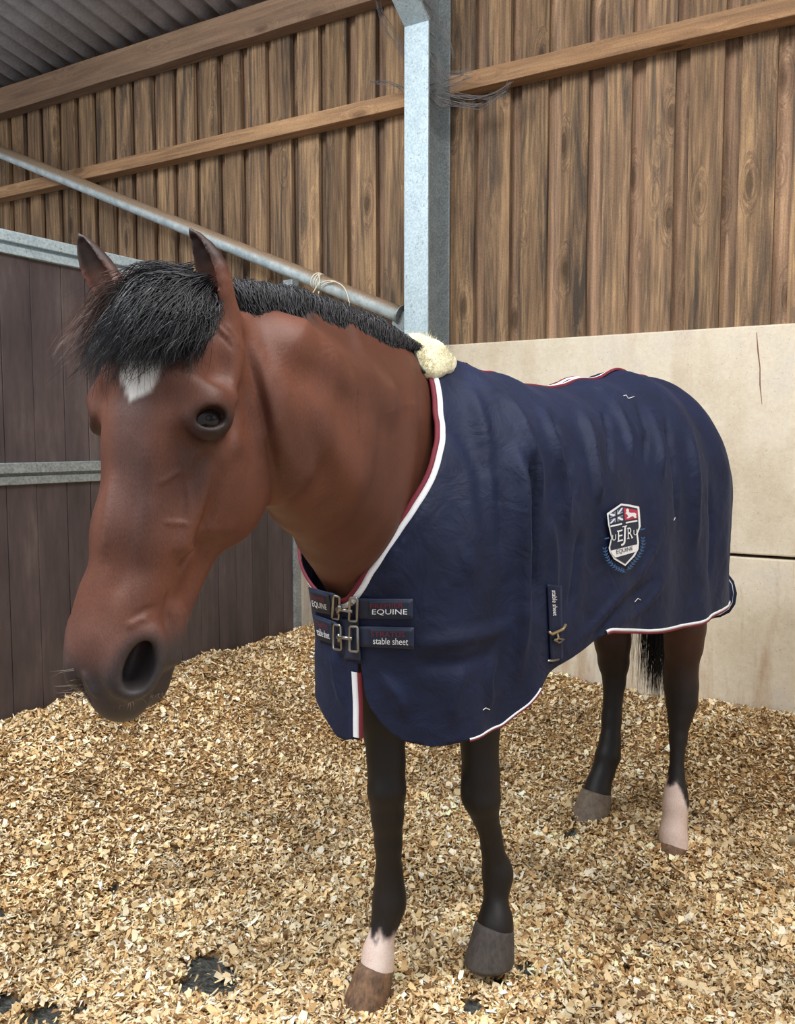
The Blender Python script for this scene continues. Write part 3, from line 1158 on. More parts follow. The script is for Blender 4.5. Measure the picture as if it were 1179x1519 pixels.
# muzzle
hell((0, -0.072, 0.598), (0.054, 0.064, 0.080), 0.03)
hell((0.006, -0.080, 0.655), (0.040, 0.044, 0.045), 0.025)          # upper lip
hell((0, -0.132, 0.628), (0.038, 0.036, 0.052), 0.014)          # lower lip and chin
hell((0, -0.145, 0.580), (0.036, 0.034, 0.045), 0.02)
for sg in (-1, 1):
    hell((sg * 0.040, -0.048, 0.592), (0.026, 0.036, 0.056), 0.03)
    hell((sg * 0.040, -0.038, 0.525), (0.018, 0.024, 0.045), 0.03)
    # nostril: flared rim round a deep cavity
    n_o = unit(0.80 * sg * h_l + 0.60 * h_n + 0.08 * h_a)
    n_v = unit(h_a - (h_a @ n_o) * n_o + 0.22 * h_n)
    n_v = unit(n_v - (n_v @ n_o) * n_o)
    n_u = np.cross(n_o, n_v)
    if n_u @ h_n < 0: n_u = -n_u
    nc = HP(sg * 0.059, -0.042, 0.598)
    ring = [nc - n_o * 0.005 + n_u * 0.025 * math.cos(t) * (1.0 + 0.15 * math.sin(t)) + n_v * 0.045 * math.sin(t) + n_o * (-0.004 - 0.012 * max(0, math.cos(t)) * 0) for t in np.linspace(0, 2 * math.pi, 19)]
    for i, (p0, p1) in enumerate(zip(ring[:-1], ring[1:])):
        rr_ = 0.0090 - 0.002 * math.sin(2 * math.pi * i / 18)
        HF.seg(p0, p1, (rr_, rr_), (rr_, rr_), n_o, 0.024)
    HF.ell(nc - n_o * 0.004 + n_v * 0.004, (0.045, 0.0190, 0.0385), (n_o, n_u, n_v), 0.016, 's')
    HF.ell(nc + n_o * 0.012 - n_u * 0.010 + n_v * 0.012, (0.030, 0.014, 0.026), (n_o, n_u, n_v), 0.014, 's')
    HF.ell(nc - n_o * 0.020 - n_v * 0.012, (0.032, 0.014, 0.030), (n_o, n_u, n_v), 0.010, 's')
    # mouth line
    hseg((sg * 0.056, -0.120, 0.585), (sg * 0.046, -0.112, 0.640), (0.003, 0.004), (0.003, 0.004), 0.010, op='s')
    hseg((sg * 0.046, -0.112, 0.640), (sg * 0.010, -0.098, 0.690), (0.003, 0.004), (0.003, 0.004), 0.010, op='s')
    # lip corner swelling and veins
    hseg((sg * 0.052, -0.110, 0.52), (sg * 0.050, -0.125, 0.59), (0.010, 0.016), (0.010, 0.014), 0.025)
# throat filling between jaw and neck
hell((0, -0.20, 0.10), (0.060, 0.09, 0.10), 0.05)

# ---- ears: cupped leaves
def ear(root, base, tip, open_dir, w, bend):
    base, tip = np.array(base), np.array(tip)
    ax = tip - base; L = np.linalg.norm(ax); ax /= L
    o = np.array(open_dir, float); o -= (o @ ax) * ax; o /= np.linalg.norm(o)
    sd = np.cross(ax, o)
    n = 8
    wid = [0.026, 0.0305, 0.0325, 0.0315, 0.028, 0.0225, 0.0145, 0.004]
    c = [base + ax * L * i / (n - 1) + bend * math.sin(math.pi * i / (n - 1)) for i in range(n)]
    HF.seg(root, c[1], (0.036, 0.036), (wid[1] * w, wid[1] * w), sd, 0.03)
    for i in range(n - 1):
        HF.seg(c[i], c[i + 1], (wid[i] * w, wid[i] * w * 0.80), (wid[i + 1] * w, wid[i + 1] * w * 0.80), sd, 0.005)
    for i in range(0, n - 2):
        HF.seg(c[i] + o * wid[i] * w * 0.62, c[i + 1] + o * wid[i + 1] * w * 0.62, (wid[i] * w * 0.74, wid[i] * w * 0.80), (wid[i + 1] * w * 0.74, wid[i + 1] * w * 0.80), sd, 0.004, op='s')


ear(HP(0.060, -0.085, 0.045), P(322, 452, 1.475), P(281, 339, 1.455), -c_fh * 0.70 - c_r * 0.70, 0.98, 0.012 * c_r)
ear(HP(-0.060, -0.075, 0.040), P(172, 440, 1.560), P(117, 347, 1.560), -c_fh * 0.80 - c_r * 0.45, 0.96, -0.004 * c_r)

_a, _b, _k = BF.F, HF.F, 0.016
_h = np.maximum(_k - np.abs(_a - _b), 0) / _k
BF.F = np.minimum(_a, _b) - _h * _h * _k * 0.25
HF = BF
del _a, _b, _h

# ---- legs: photo centre line, half width in pixels, horizontal distance
rf = [(560, 985, 50, 2.20), (568, 1060, 36, 2.19), (573, 1130, 27.5, 2.17), (573.5, 1172, 28, 2.155), (574.5, 1212, 23.5, 2.16), (576, 1250, 20, 2.165), (577, 1298, 20, 2.17),
      (577.5, 1325, 23, 2.17), (577, 1343, 24, 2.165), (572, 1365, 20, 2.155), (566, 1387, 17.5, 2.14), (561, 1412, 23, 2.125), (559, 1436, 27, 2.11)]
lf = [(715, 1010, 46, 2.27), (710, 1075, 31, 2.26), (713, 1150, 27.5, 2.245), (714.5, 1185, 27.5, 2.235), (720, 1212, 18.5, 2.24), (727, 1235, 16, 2.245), (730, 1258, 16, 2.25), (736, 1285, 20, 2.26),
      (738.5, 1298, 22, 2.26), (736, 1318, 18, 2.25), (735, 1343, 16.5, 2.235), (735, 1362, 25, 2.22), (734, 1376, 29, 2.21)]
lh = [(1012, 800, 52, 3.00), (1012, 880, 40, 2.99), (1015, 930, 30, 2.98), (1014, 957, 27, 2.985), (1010, 991, 23.5, 2.99), (1010, 1016, 24.5, 2.99), (1011, 1042, 22, 2.98), (1008, 1066, 16.5, 2.965),
      (1005.5, 1095, 12.5, 2.95), (1003, 1150, 11.3, 2.92), (1002, 1171, 16, 2.91), (1002, 1193, 19, 2.90), (1000.5, 1218, 16.7, 2.885), (998, 1237, 20, 2.872), (1000, 1256, 21.5, 2.86)]
rh = [(905, 850, 44, 3.33), (907, 915, 31, 3.32), (908.5, 952, 26, 3.32), (910, 983, 22, 3.33), (911, 1012, 16, 3.32), (907, 1066, 14.2, 3.29), (905, 1099, 15, 3.265),
      (901.5, 1121, 18, 3.25), (895, 1143, 16, 3.235), (888, 1162, 17.5, 3.215), (885, 1176, 22, 3.20)]
HF.seg(BP(-0.10, -0.10, 1.12), Q(560, 985, 2.20), (0.10, 0.13), (0.075, 0.085), e_l, 0.05)
HF.seg(BP(0.08, 0.11, 1.12), Q(715, 1010, 2.27), (0.10, 0.13), (0.07, 0.085), e_l, 0.05)
HF.seg(BP(1.02, 0.12, 1.12), Q(1012, 800, 3.0), (0.12, 0.17), (0.10, 0.13), e_l, 0.05)
HF.seg(BP(1.05, -0.12, 1.12), Q(905, 850, 3.33), (0.12, 0.17), (0.10, 0.12), e_l, 0.05)
LEG_TOP = {}
for nm, leg in (('rf', rf), ('lf', lf), ('lh', lh), ('rh', rh)):
    pts = [(Q(x, y, d), hw * d / F_PX) for x, y, hw, d in leg]
    LEG_TOP[nm] = pts
    for (p0, r0), (p1, r1) in zip(pts[:-1], pts[1:]):
        HF.seg(p0, p1, (r0, r0 * 1.12), (r1, r1 * 1.12), c_r, 0.018)
# tendon groove, ergots and the point of the hock
HF.ell(Q(690, 1172, 2.22), (0.012, 0.014, 0.03), (c_r, c_fh, e_z), 0.02)

HV, HQ = HF.mesh()
HV = relax(HV, HQ, 3, 0.5)
HNrm = vnormals(HV, HQ)

bvh_h = BVHTree.FromPolygons([tuple(v) for v in HV], [tuple(q) for q in HQ])


def hit(bvh, px, py):
    v = Vector(ray(px, py)).normalized()
    r = bvh.ray_cast(Vector(c_o), v)
    if r[0] is None: return None, None
    return np.array(r[0]), np.array(r[1])


# veins, creases and muscle edges: photo polylines cast on to the skin, width and height in metres
relief = [([(228, 718), (245, 712), (262, 701), (268, 694)], 0.0045, 0.0016), ([(236, 772), (255, 776), (272, 776), (285, 782)], 0.0045, 0.0020), ([(276, 655), (272, 690), (280, 740), (276, 780)], 0.0055, 0.0016),
          ([(300, 660), (285, 680), (278, 715)], 0.006, 0.0020), ([(262, 850), (275, 830), (292, 805), (300, 790)], 0.010, -0.004), ([(268, 838), (285, 812), (305, 790)], 0.007, 0.003),
          ([(205, 700), (195, 780), (178, 860), (160, 910)], 0.016, -0.0025), ([(170, 690), (160, 770), (150, 850)], 0.014, 0.003), ([(215, 640), (222, 720), (222, 800)], 0.016, 0.002),
          ([(325, 640), (322, 700), (310, 760), (300, 800)], 0.014, -0.003), ([(345, 560), (352, 620), (350, 700)], 0.016, 0.003),
          ([(250, 868), (247, 905), (250, 935)], 0.006, -0.002), ([(185, 935), (205, 918), (228, 918)], 0.006, 0.002), ([(190, 925), (215, 905), (240, 900)], 0.006, -0.0018),
          ([(318, 480), (330, 492), (345, 505)], 0.004, 0.0014), ([(322, 492), (335, 505), (350, 525)], 0.004, -0.0014), ([(330, 475), (350, 500), (355, 520)], 0.004, 0.0014),
          ([(355, 470), (372, 540), (390, 610), (402, 670), (412, 740)], 0.010, -0.006), ([(372, 480), (392, 570), (415, 660), (440, 750)], 0.022, 0.005),
          ([(420, 500), (450, 590), (480, 690), (500, 790)], 0.030, -0.005), ([(470, 480), (520, 580), (560, 700)], 0.035, 0.005), ([(560, 520), (590, 600), (600, 680)], 0.03, -0.004),
          ([(560, 620), (605, 600), (640, 602)], 0.004, 0.0012), ([(600, 655), (625, 680)], 0.004, 0.001), ([(112, 1000), (124, 1026), (140, 1048)], 0.004, -0.004), ([(122, 992), (134, 1016), (150, 1042)], 0.006, 0.003)]
hdisp = np.zeros(len(HV))
for pts, sig, amp in relief:
    dense = []
    for (x0, y0_), (x1, y1_) in zip(pts[:-1], pts[1:]):
        for t in np.linspace(0, 1, 14, endpoint=False): dense.append((x0 + (x1 - x0) * t, y0_ + (y1_ - y0_) * t))
    C3 = np.array([p for p in (hit(bvh_h, x, y)[0] for x, y in dense) if p is not None])
    if len(C3) < 3: continue
    sel = np.nonzero(((HV > C3.min(0) - 3 * sig) & (HV < C3.max(0) + 3 * sig)).all(1))[0]
    D = np.linalg.norm(HV[sel][:, None, :] - C3[None], axis=2)
    t = D.argmin(1) / (len(C3) - 1)
    env = np.clip(np.minimum(t / 0.3, (1 - t) / 0.3), 0, 1)
    hdisp[sel] += amp * env * env * (3 - 2 * env) * np.exp(-(D.min(1) / sig) ** 2)
HV = HV + HNrm * (hdisp * np.where(HV[:, 1] < 1.45, 1.7, 1.0))[:, None]
me_h = np_mesh('horse', HV, HQ)
bvh_h = BVHTree.FromPolygons([tuple(v) for v in HV], [tuple(q) for q in HQ])



# ---- coat pattern, with the sheen of the head painted in
def coat(V):
    n = len(V)
    q = (V - H_T) / HS
    hx, hy, hz = (q @ h_l) / WX, (q @ h_n) / WY_, q @ h_a
    q = np.stack([hx, hy, hz], -1)
    z = V[:, 2]
    bay = np.array(lin(82, 48, 35)); dk = np.array(lin(50, 29, 24)); red = np.array(lin(112, 65, 48))
    blk = np.array(lin(20, 18, 19)); grey = np.array(lin(66, 61, 62)); wht = np.array(lin(214, 200, 190))
    nz = vn1(V[:, 0] * 9 + V[:, 2] * 3, V[:, 1] * 9 + V[:, 2] * 4) + 0.5 * vn2(V[:, 0] * 30, V[:, 2] * 30 + V[:, 1] * 11)
    f = np.clip(0.5 + 0.55 * nz, 0, 1)[:, None]
    C_ = bay * (1 - 0.35 * f) + red * 0.35 * f
    C_ = C_ * (1 + 0.30 * smooth(0.50, 0.38, np.linalg.norm(V - (H_T + 0.30 * h_a - 0.08 * h_n), axis=1)))[:, None]  # head colour lifted to paint in its lighter sheen and highlights
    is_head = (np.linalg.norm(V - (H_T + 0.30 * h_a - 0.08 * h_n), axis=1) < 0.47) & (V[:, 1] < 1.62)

    def lay(C_, w, col):
        w = np.clip(w, 0, 1)[:, None]
        return C_ * (1 - w) + col * w

    # legs
    legy = V[:, 1]
    blkness = np.where(legy < 2.55, smooth(0.92, 0.76, z), smooth(0.92, 0.50, z))
    C_ = lay(C_, blkness * 0.97, blk)
    tb = np.abs(legy - 2.94)
    # white pasterns with a ragged edge
    rag = 0.03 * vn2(V[:, 0] * 60, V[:, 1] * 60) + 0.012 * vn3(V[:, 0] * 160, V[:, 1] * 160)
    pf = Q(577, 1343, 2.165)
    front = (V - pf) @ (-c_fh)
    wl = smooth(0.010, -0.010, z + rag - (pf[2] + 0.012 - 0.062 * smooth(-0.020, 0.026, front)))
    C_ = lay(C_, wl * (np.linalg.norm((V - np.array([HOOF_AT[0][0], HOOF_AT[0][1], 0.1]))[:, :2], axis=1) < 0.17), wht * np.array([1.0, 0.9, 0.88]))
    pl = Q(1002, 1171, 2.91)
    side = (V - pl) @ c_r
    wl = smooth(0.010, -0.010, z + rag - (pl[2] + 0.030 - 0.085 * smooth(-0.012, 0.034, side)))
    C_ = lay(C_, wl * (np.linalg.norm((V - np.array([HOOF_AT[2][0], HOOF_AT[2][1], 0.1]))[:, :2], axis=1) < 0.20), wht * np.array([0.98, 0.88, 0.86]))
    # head tones and markings
    hd = is_head.astype(float) * smooth(-0.34, -0.27, hy)
    C_ = lay(C_, hd * 0.55 * smooth(0.50, 0.57, hz - 0.35 * (hy + 0.05)) , np.array(lin(92, 62, 54)))
    C_ = lay(C_, hd * 0.92 * smooth(0.565, 0.630, hz - 0.55 * (hy + 0.05) + 0.25 * np.abs(hx)), grey * 0.8)
    C_ = lay(C_, hd * 0.35 * smooth(0.03, 0.0, np.abs(np.abs(hx) - 0.045)) * smooth(0.25, 0.32, hz) * smooth(0.55, 0.45, hz) * smooth(-0.06, -0.03, hy), dk)  # darker bands beside the nasal bone
    for sg in (-1, 1):
        d = np.linalg.norm(q - np.array([sg * 0.105, -0.052, 0.222]), axis=1)
        C_ = lay(C_, hd * 0.9 * smooth(0.048, 0.020, d), blk * 1.3)
        d2 = np.linalg.norm((q - np.array([sg * 0.085, -0.050, 0.30])) / np.array([1, 1, 2.2]), axis=1)
        C_ = lay(C_, hd * 0.45 * smooth(0.05, 0.015, d2), np.array(lin(52, 36, 34)))
        dn = np.linalg.norm((q - np.array([sg * 0.060, -0.046, 0.598])) / np.array([1, 1, 1.4]), axis=1)
        C_ = lay(C_, hd * 0.85 * smooth(0.048, 0.026, dn), grey * 0.75)
    # ears: dark lining and tips
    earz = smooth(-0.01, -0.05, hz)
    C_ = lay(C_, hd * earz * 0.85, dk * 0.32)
    C_ = lay(C_, hd * smooth(-0.075, -0.135, hz), blk)
    # greyish sheen painted into the coat down the middle of the face
    C_ = lay(C_, hd * 0.55 * smooth(0.045, 0.012, np.abs(hx - 0.012 - 0.10 * (hz - 0.2))) * smooth(0.15, 0.21, hz) * smooth(0.48, 0.34, hz) * smooth(-0.07, -0.03, hy), np.array(lin(74, 52, 48)))
    C_ = lay(C_, hd * 0.35 * smooth(0.07, 0.12, np.abs(hx)) * smooth(0.10, 0.2, hz) * smooth(0.42, 0.3, hz), dk)
    # star
    sp, _ = hit(bvh_h, 206, 556)
    if sp is not None:
        qs_ = (sp - H_T) / HS; qs_ = (qs_ @ h_l / WX, qs_ @ h_n / WY_, qs_ @ h_a)
        dx = (hx - qs_[0]); dz = hz - qs_[2]
        dx = dx + 0.18 * dz
        r = np.hypot(dx / (0.034 - 0.20 * np.clip(dz, -0.05, 0.03)), dz / 0.038) + 0.30 * vn3(V[:, 0] * 130, V[:, 2] * 70)
        C_ = lay(C_, hd * 0.95 * smooth(1.15, 0.75, r) * (hy > -0.09), np.array(lin(226, 220, 214)))
    # crest of the neck under the mane
    return C_


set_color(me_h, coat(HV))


def coat_mat():
    t = NT('horse_coat')
    at = t.n('ShaderNodeVertexColor', layer_name='tint')
    pos = t.n('ShaderNodeNewGeometry').outputs['Position']
    h = t.noise(t.mapping(pos, (520, 520, 150)), 1.0, 4, 0.7)
    b2 = t.noise(pos, 26, 3, 0.5)
    c = t.mix(0.55, at.outputs[0], t.ramp(h, [(0.3, (0.28, 0.28, 0.28)), (0.7, (0.72, 0.72, 0.72))]), 'OVERLAY')
    mt = t.noise(pos, 11, 5, 0.65)
    c = t.mix(0.5, c, t.ramp(mt, [(0.3, (0.36, 0.35, 0.35)), (0.7, (0.64, 0.64, 0.64))]), 'OVERLAY')
    t.base(c)
    t.set(Roughness=0.50)
    t.b.inputs['Specular IOR Level'].default_value = 0.36
    t.bump(t.math('ADD', h, t.math('MULTIPLY', b2, 0.8)), 0.22, 0.004)
    return t.m


M['coat'] = coat_mat()
horse = link_mesh('horse', me_h, M['coat'], smooth=True)
tag(horse, 'bay horse with a white star and black legs standing in the shavings', 'horse')


def hchild(name, me, mat, smooth_=True):
    return link_mesh(name, me, mat, horse, smooth_)


# ---- eyes
def eye_mat():
    t = NT('horse_eye')
    t.base(lin(28, 19, 16))
    t.set(Roughness=0.06)
    t.b.inputs['Specular IOR Level'].default_value = 0.28
    return t.m


M['eye'] = eye_mat()
M['pupil'] = simple('pupil_black', (0.004, 0.004, 0.006), 0.3)
M['pupil'].node_tree.nodes['Principled BSDF'].inputs['Specular IOR Level'].default_value = 0.1
for ec, er, e_out, e_u, e_v in EYES:
    bm = bmesh.new()
    bmesh.ops.create_uvsphere(bm, u_segments=32, v_segments=20, radius=er)
    for v in bm.verts: v.co = Vector(ec + np.array(v.co))
    me = bpy.data.meshes.new('eye'); bm.to_mesh(me); bm.free()
    eo = hchild('eye', me, M['eye'])
    # dark oval pupil just proud of the globe
    vs, fs = [tuple(ec + e_out * (er * 1.004))], []
    for i in range(20):
        t = 2 * math.pi * i / 20
        q = e_out * er + e_u * 0.0105 * math.cos(t) + e_v * 0.0055 * math.sin(t)
        vs.append(tuple(ec + unit(q) * er * 1.003))
    for i in range(20): fs.append((0, 1 + i, 1 + (i + 1) % 20))
    me = bpy.data.meshes.new('pupil'); me.from_pydata(vs, [], fs); me.update()
    link_mesh('pupil', me, M['pupil'], eo, True)

# ---- hooves
def hoof_mat(name, a, b_):
    t = NT(name)
    pos = t.n('ShaderNodeNewGeometry').outputs['Position']
    n1 = t.noise(t.mapping(pos, (120, 120, 16)), 1.0, 3, 0.6)
    n2 = t.noise(pos, 40, 4, 0.7)
    t.base(t.ramp(t.math('ADD', t.math('MULTIPLY', n1, 0.4), t.math('MULTIPLY', n2, 0.6)), [(0.35, a), (0.65, b_)]))
    t.set(Roughness=0.7)
    t.bump(n1, 0.2, 0.002)
    return t.m


M['hoof'] = hoof_mat('dark_hoof', lin(52, 48, 47), lin(84, 76, 72))
M['hoof_p'] = hoof_mat('striped_hoof', lin(62, 46, 38), lin(138, 104, 76))
M['hoof_g'] = hoof_mat('dusty_hoof', lin(86, 74, 64), lin(122, 106, 90))
for nm, mat, sc, toe in (('rf', 'hoof_p', 1.0, 0.045), ('lf', 'hoof', 1.0, 0.022), ('lh', 'hoof_p', 0.98, 0.02), ('rh', 'hoof_g', 1.0, 0.05)):
    p, r = LEG_TOP[nm][-1]
    hd = -e_b
    lt = e_l
    n = 28
    vs, fs = [], []
    zb = max(0.010, p[2] - 0.080)
    hgt = p[2] + 0.006 - zb
    prof = [(0.0, 0.90), (0.02, 1.02), (0.12, 1.06), (0.5, 1.17), (0.92, 1.30), (1.0, 1.29)]
    for t_, k in prof:
        cc = p + hd * (toe * t_)
        for i in range(n):
            a = 2 * math.pi * i / n
            fw, sd = math.cos(a), math.sin(a)
            rr = r * k * sc
            fx = rr * 1.12 * fw if fw > 0 else rr * 0.95 * fw
            hz_ = p[2] + 0.006 - hgt * t_ - 0.018 * (-fw) * (1 - t_)
            vs.append(tuple(np.array([cc[0], cc[1], 0]) + hd * fx + lt * rr * sd + np.array([0, 0, hz_])))
    for j in range(len(prof) - 1):
        for i in range(n):
            fs.append((j * n + i, (j + 1) * n + i, (j + 1) * n + (i + 1) % n, j * n + (i + 1) % n))
    fs.append(tuple((len(prof) - 1) * n + i for i in range(n))[::-1])
    fs.append(tuple(range(n)))
    me = bpy.data.meshes.new('hoof'); me.from_pydata(vs, [], fs); me.update()
    hchild('hoof', me, M[mat])

def silh(rows):
    q = HV - c_o
    d = q @ c_f
    px = 589.5 + F_PX * (q @ c_r) / d; py = 759.5 - F_PX * (q @ c_u) / d
    hz = (HV - H_T) @ h_a
    hd = (HV[:, 1] < 1.55) & (hz > 0.25)
    for y in rows:
        m_ = np.abs(py - y) < 3
        a = px[m_].min() if m_.any() else -1
        m2 = m_ & hd
        print('SIL', y, round(float(a)), round(float(px[m2].max())) if m2.any() else '-')


if DEBUG: silh([555, 597, 634, 661, 719, 783, 851, 904, 950, 979, 1010, 1053, 1062, 957, 920, 878, 820, 804, 772, 730])

# ------------------------------------------------------------------ stable rug
RF_ = Field(np.arange(-1.62, -0.35, 0.010), np.arange(1.35, 3.62, 0.010), np.arange(0.45, 1.75, 0.010))
rst = [(-0.115, 1.46, 0.235, 0.36), (0.05, 1.585, 0.250, 0.42), (0.22, 1.57, 0.262, 0.40), (0.42, 1.54, 0.280, 0.37), (0.68, 1.575, 0.290, 0.39), (0.93, 1.615, 0.296, 0.40), (1.10, 1.605, 0.304, 0.38), (1.245, 1.555, 0.272, 0.33)]
for (s0, z0, a0, b0), (s1, z1, a1, b1) in zip(rst[:-1], rst[1:]):
    RF_.seg(BP(s0, 0, z0 - b0), BP(s1, 0, z1 - b1), (a0, b0), (a1, b1), e_l, 0.05, cap=0.20 if s0 < 0 else 0.17, hang=True)
# shoulder and thigh fullness
for sg in (-1, 1):
    RF_.seg(BP(-0.10, sg * 0.085, 1.10), BP(0.12, sg * 0.13, 1.36), (0.12, 0.10), (0.11, 0.10), e_l, 0.07)
    RF_.seg(BP(1.08, sg * 0.12, 1.10), BP(1.12, sg * 0.10, 1.35), (0.14, 0.17), (0.13, 0.16), e_l, 0.06)
# rug rises on to the base of the neck
d = nks[1][0] - nks[0][0]
RF_.seg(nks[0][0], nks[0][0] + 0.55 * d, (nks[0][2] + 0.030, nks[0][3] + 0.016), (0.5 * (nks[0][2] + nks[1][2]) + 0.026, 0.5 * (nks[0][3] + nks[1][3]) + 0.012), np.cross(nks[0][1], d), 0.06, egg=-0.28, cap=0.05)
RV, RQ = RF_.mesh()
RV = relax(RV, RQ, 4, 0.5)


def loc(V):
    q = V - B_O
    return q @ e_b, q @ e_l, V[..., 2]


RT = np.concatenate([RQ[:, [0, 1, 2]], RQ[:, [0, 2, 3]]])
bvh_r0 = BVHTree.FromPolygons([tuple(v) for v in RV], [tuple(q) for q in RQ])


def cast_list(bvh, pts):
    out = []
    for x, y in pts:
        p, n_ = hit(bvh, x, y)
        if p is not None: out.append(p)
    return np.array(out)


# folds: photo polylines cast on to the cloth, width and height in metres
folds = [([(690, 556), (712, 620), (728, 700), (735, 790)], 0.022, 0.010), ([(742, 575), (775, 625), (797, 690), (803, 760)], 0.020, 0.012),
         ([(763, 640), (774, 720), (776, 820), (774, 930), (768, 1030)], 0.022, 0.017), ([(790, 660), (795, 740), (797, 830), (797, 930)], 0.016, -0.024),
         ([(800, 592), (822, 660), (838, 735), (842, 800)], 0.018, 0.013), ([(815, 600), (845, 680), (858, 760)], 0.014, -0.010),
         ([(852, 590), (876, 650), (886, 715), (888, 760)], 0.018, 0.012), ([(895, 600), (905, 660), (908, 720)], 0.014, -0.009),
         ([(905, 580), (930, 640), (940, 690)], 0.016, 0.010), ([(955, 600), (975, 650), (985, 720)], 0.020, 0.012), ([(985, 610), (1000, 690), (1004, 790)], 0.016, -0.010),
         ([(1022, 620), (1032, 720), (1030, 830)], 0.025, 0.010), ([(1052, 690), (1056, 790), (1050, 880)], 0.015, -0.008),
         ([(600, 962), (660, 950), (720, 940), (770, 925)], 0.018, 0.008), ([(610, 985), (680, 985), (740, 965)], 0.016, -0.007), ([(560, 1000), (590, 1030), (600, 1070)], 0.016, 0.007),
         ([(690, 980), (672, 1030), (668, 1080)], 0.016, 0.006), ([(735, 960), (725, 1010), (728, 1060)], 0.016, 0.008),
         ([(840, 970), (900, 905), (950, 850), (985, 790)], 0.014, 0.008), ([(870, 960), (930, 890), (985, 850)], 0.012, -0.007), ([(915, 928), (955, 900), (990, 860)], 0.012, 0.007),
         ([(655, 620), (690, 700), (700, 800), (690, 880)], 0.030, 0.006), ([(640, 740), (600, 800), (560, 850)], 0.016, 0.006), ([(470, 830), (490, 870), (508, 900)], 0.012, 0.004),
         ([(488, 960), (494, 1010), (505, 1060)], 0.014, 0.006), ([(815, 760), (820, 840), (818, 900)], 0.02, 0.008), ([(860, 780), (855, 850), (845, 920)], 0.018, -0.008),
         ([(905, 580), (880, 572), (850, 580)], 0.012, 0.006), ([(940, 585), (960, 640), (955, 700)], 0.012, -0.007), ([(720, 650), (745, 760), (748, 860)], 0.018, -0.008)]
RN = vnormals(RV, RQ)
disp = np.zeros(len(RV))
for pts, sig, amp in folds:
    dense = []
    for (x0, y0_), (x1, y1_) in zip(pts[:-1], pts[1:]):
        for t in np.linspace(0, 1, 14, endpoint=False): dense.append((x0 + (x1 - x0) * t, y0_ + (y1_ - y0_) * t))
    dense.append(pts[-1])
    C3 = cast_list(bvh_r0, dense)
    if len(C3) < 3: continue
    lo, hi = C3.min(0) - 3 * sig, C3.max(0) + 3 * sig
    sel = np.nonzero(((RV > lo) & (RV < hi)).all(1))[0]
    D = np.linalg.norm(RV[sel][:, None, :] - C3[None], axis=2)
    j = D.argmin(1); dm = D.min(1)
    t = j / (len(C3) - 1)
    env = np.clip(np.minimum(t / 0.25, (1 - t) / 0.3), 0, 1)
    env = env * env * (3 - 2 * env)
    disp[sel] += 1.75 * amp * env * np.exp(-(dm / (0.82 * sig)) ** 2)
s_, w_, z_ = loc(RV)
un = w_ * 1.0
# soft broad drape and small creases everywhere
disp += 0.007 * vn1(s_ * 7 + 3 * np.sign(w_), z_ * 2.2 + 3) + 0.005 * vn2(s_ * 13 + z_ * 5, z_ * 4) + 0.003 * vn3(s_ * 24 - z_ * 9 + 5, z_ * 16) + 0.0016 * vn4(s_ * 55, z_ * 48)
skirt = smooth(1.05, 0.72, z_)
disp += skirt * 0.010 * np.sin(s_ * 17 + 2.0 * np.sin(s_ * 5))
RV = RV + RN * disp[:, None]
RV = relax(RV, RQ, 1, 0.4)
bvh_r = BVHTree.FromPolygons([tuple(v) for v in RV], [tuple(q) for q in RQ])


def clip_mesh(V, T, f):
    """keep the side where f>0 of a triangle mesh; returns V, T and the cut segments"""
    V = [tuple(v) for v in V]
    f = np.asarray(f)
    pos = f > 0
    cnt = pos[T].sum(1)
    keep = [tuple(t) for t in T[cnt == 3]]
    new, cuts = {}, []

    def mid(a, b_):
        k = (a, b_) if a < b_ else (b_, a)
        if k not in new:
            t = f[a] / (f[a] - f[b_])
            t = min(max(t, 0.02), 0.98)
            pa, pb = np.array(V[a]), np.array(V[b_])
            V.append(tuple(pa + t * (pb - pa)))
            new[k] = len(V) - 1
        return new[k]

    for t in T[(cnt > 0) & (cnt < 3)]:
        poly, cut = [], []
        for i in range(3):
            a, b_ = int(t[i]), int(t[(i + 1) % 3])
            if pos[a]: poly.append(a)
            if pos[a] != pos[b_]:
                m_ = mid(a, b_); poly.append(m_); cut.append(m_)
        for i in range(1, len(poly) - 1): keep.append((poly[0], poly[i], poly[i + 1]))
        cuts.append(tuple(cut))
    T2 = np.array(keep, int)
    used = np.unique(T2)
    re = np.full(len(V), -1); re[used] = np.arange(len(used))
    V = np.array(V)
    cp = [(V[a], V[b_]) for a, b_ in cuts]
    return V[used], re[T2], cp


def chain(segs):
    """join loose segments into polylines"""
    key = lambda p: tuple(np.round(p, 6))
    adj = {}
    pt = {}
    for a, b_ in segs:
        ka, kb = key(a), key(b_)
        if ka == kb: continue
        pt[ka], pt[kb] = a, b_
        adj.setdefault(ka, []).append(kb); adj.setdefault(kb, []).append(ka)
    out = []
    seen = set()
    ends = [k for k in adj if len(adj[k]) == 1] + list(adj)
    for k in ends:
        if k in seen: continue
        line = [k]; seen.add(k)
        while True:
            nx_ = [n_ for n_ in adj[line[-1]] if n_ not in seen]
            if not nx_: break
            line.append(nx_[0]); seen.add(nx_[0])
        if len(line) > 3: out.append(np.array([pt[q] for q in line]))
    return sorted(out, key=len, reverse=True)


def smooth_line(L_, it=6):
    L_ = L_.copy()
    for _ in range(it):
        L_[1:-1] = 0.5 * L_[1:-1] + 0.25 * (L_[:-2] + L_[2:])
    return L_


def resample(L_, step):
    d = np.concatenate([[0], np.cumsum(np.linalg.norm(np.diff(L_, axis=0), axis=1))])
    n_ = max(2, int(d[-1] / step))
    t = np.linspace(0, d[-1], n_)
    return np.stack([np.interp(t, d, L_[:, c]) for c in range(3)], -1)


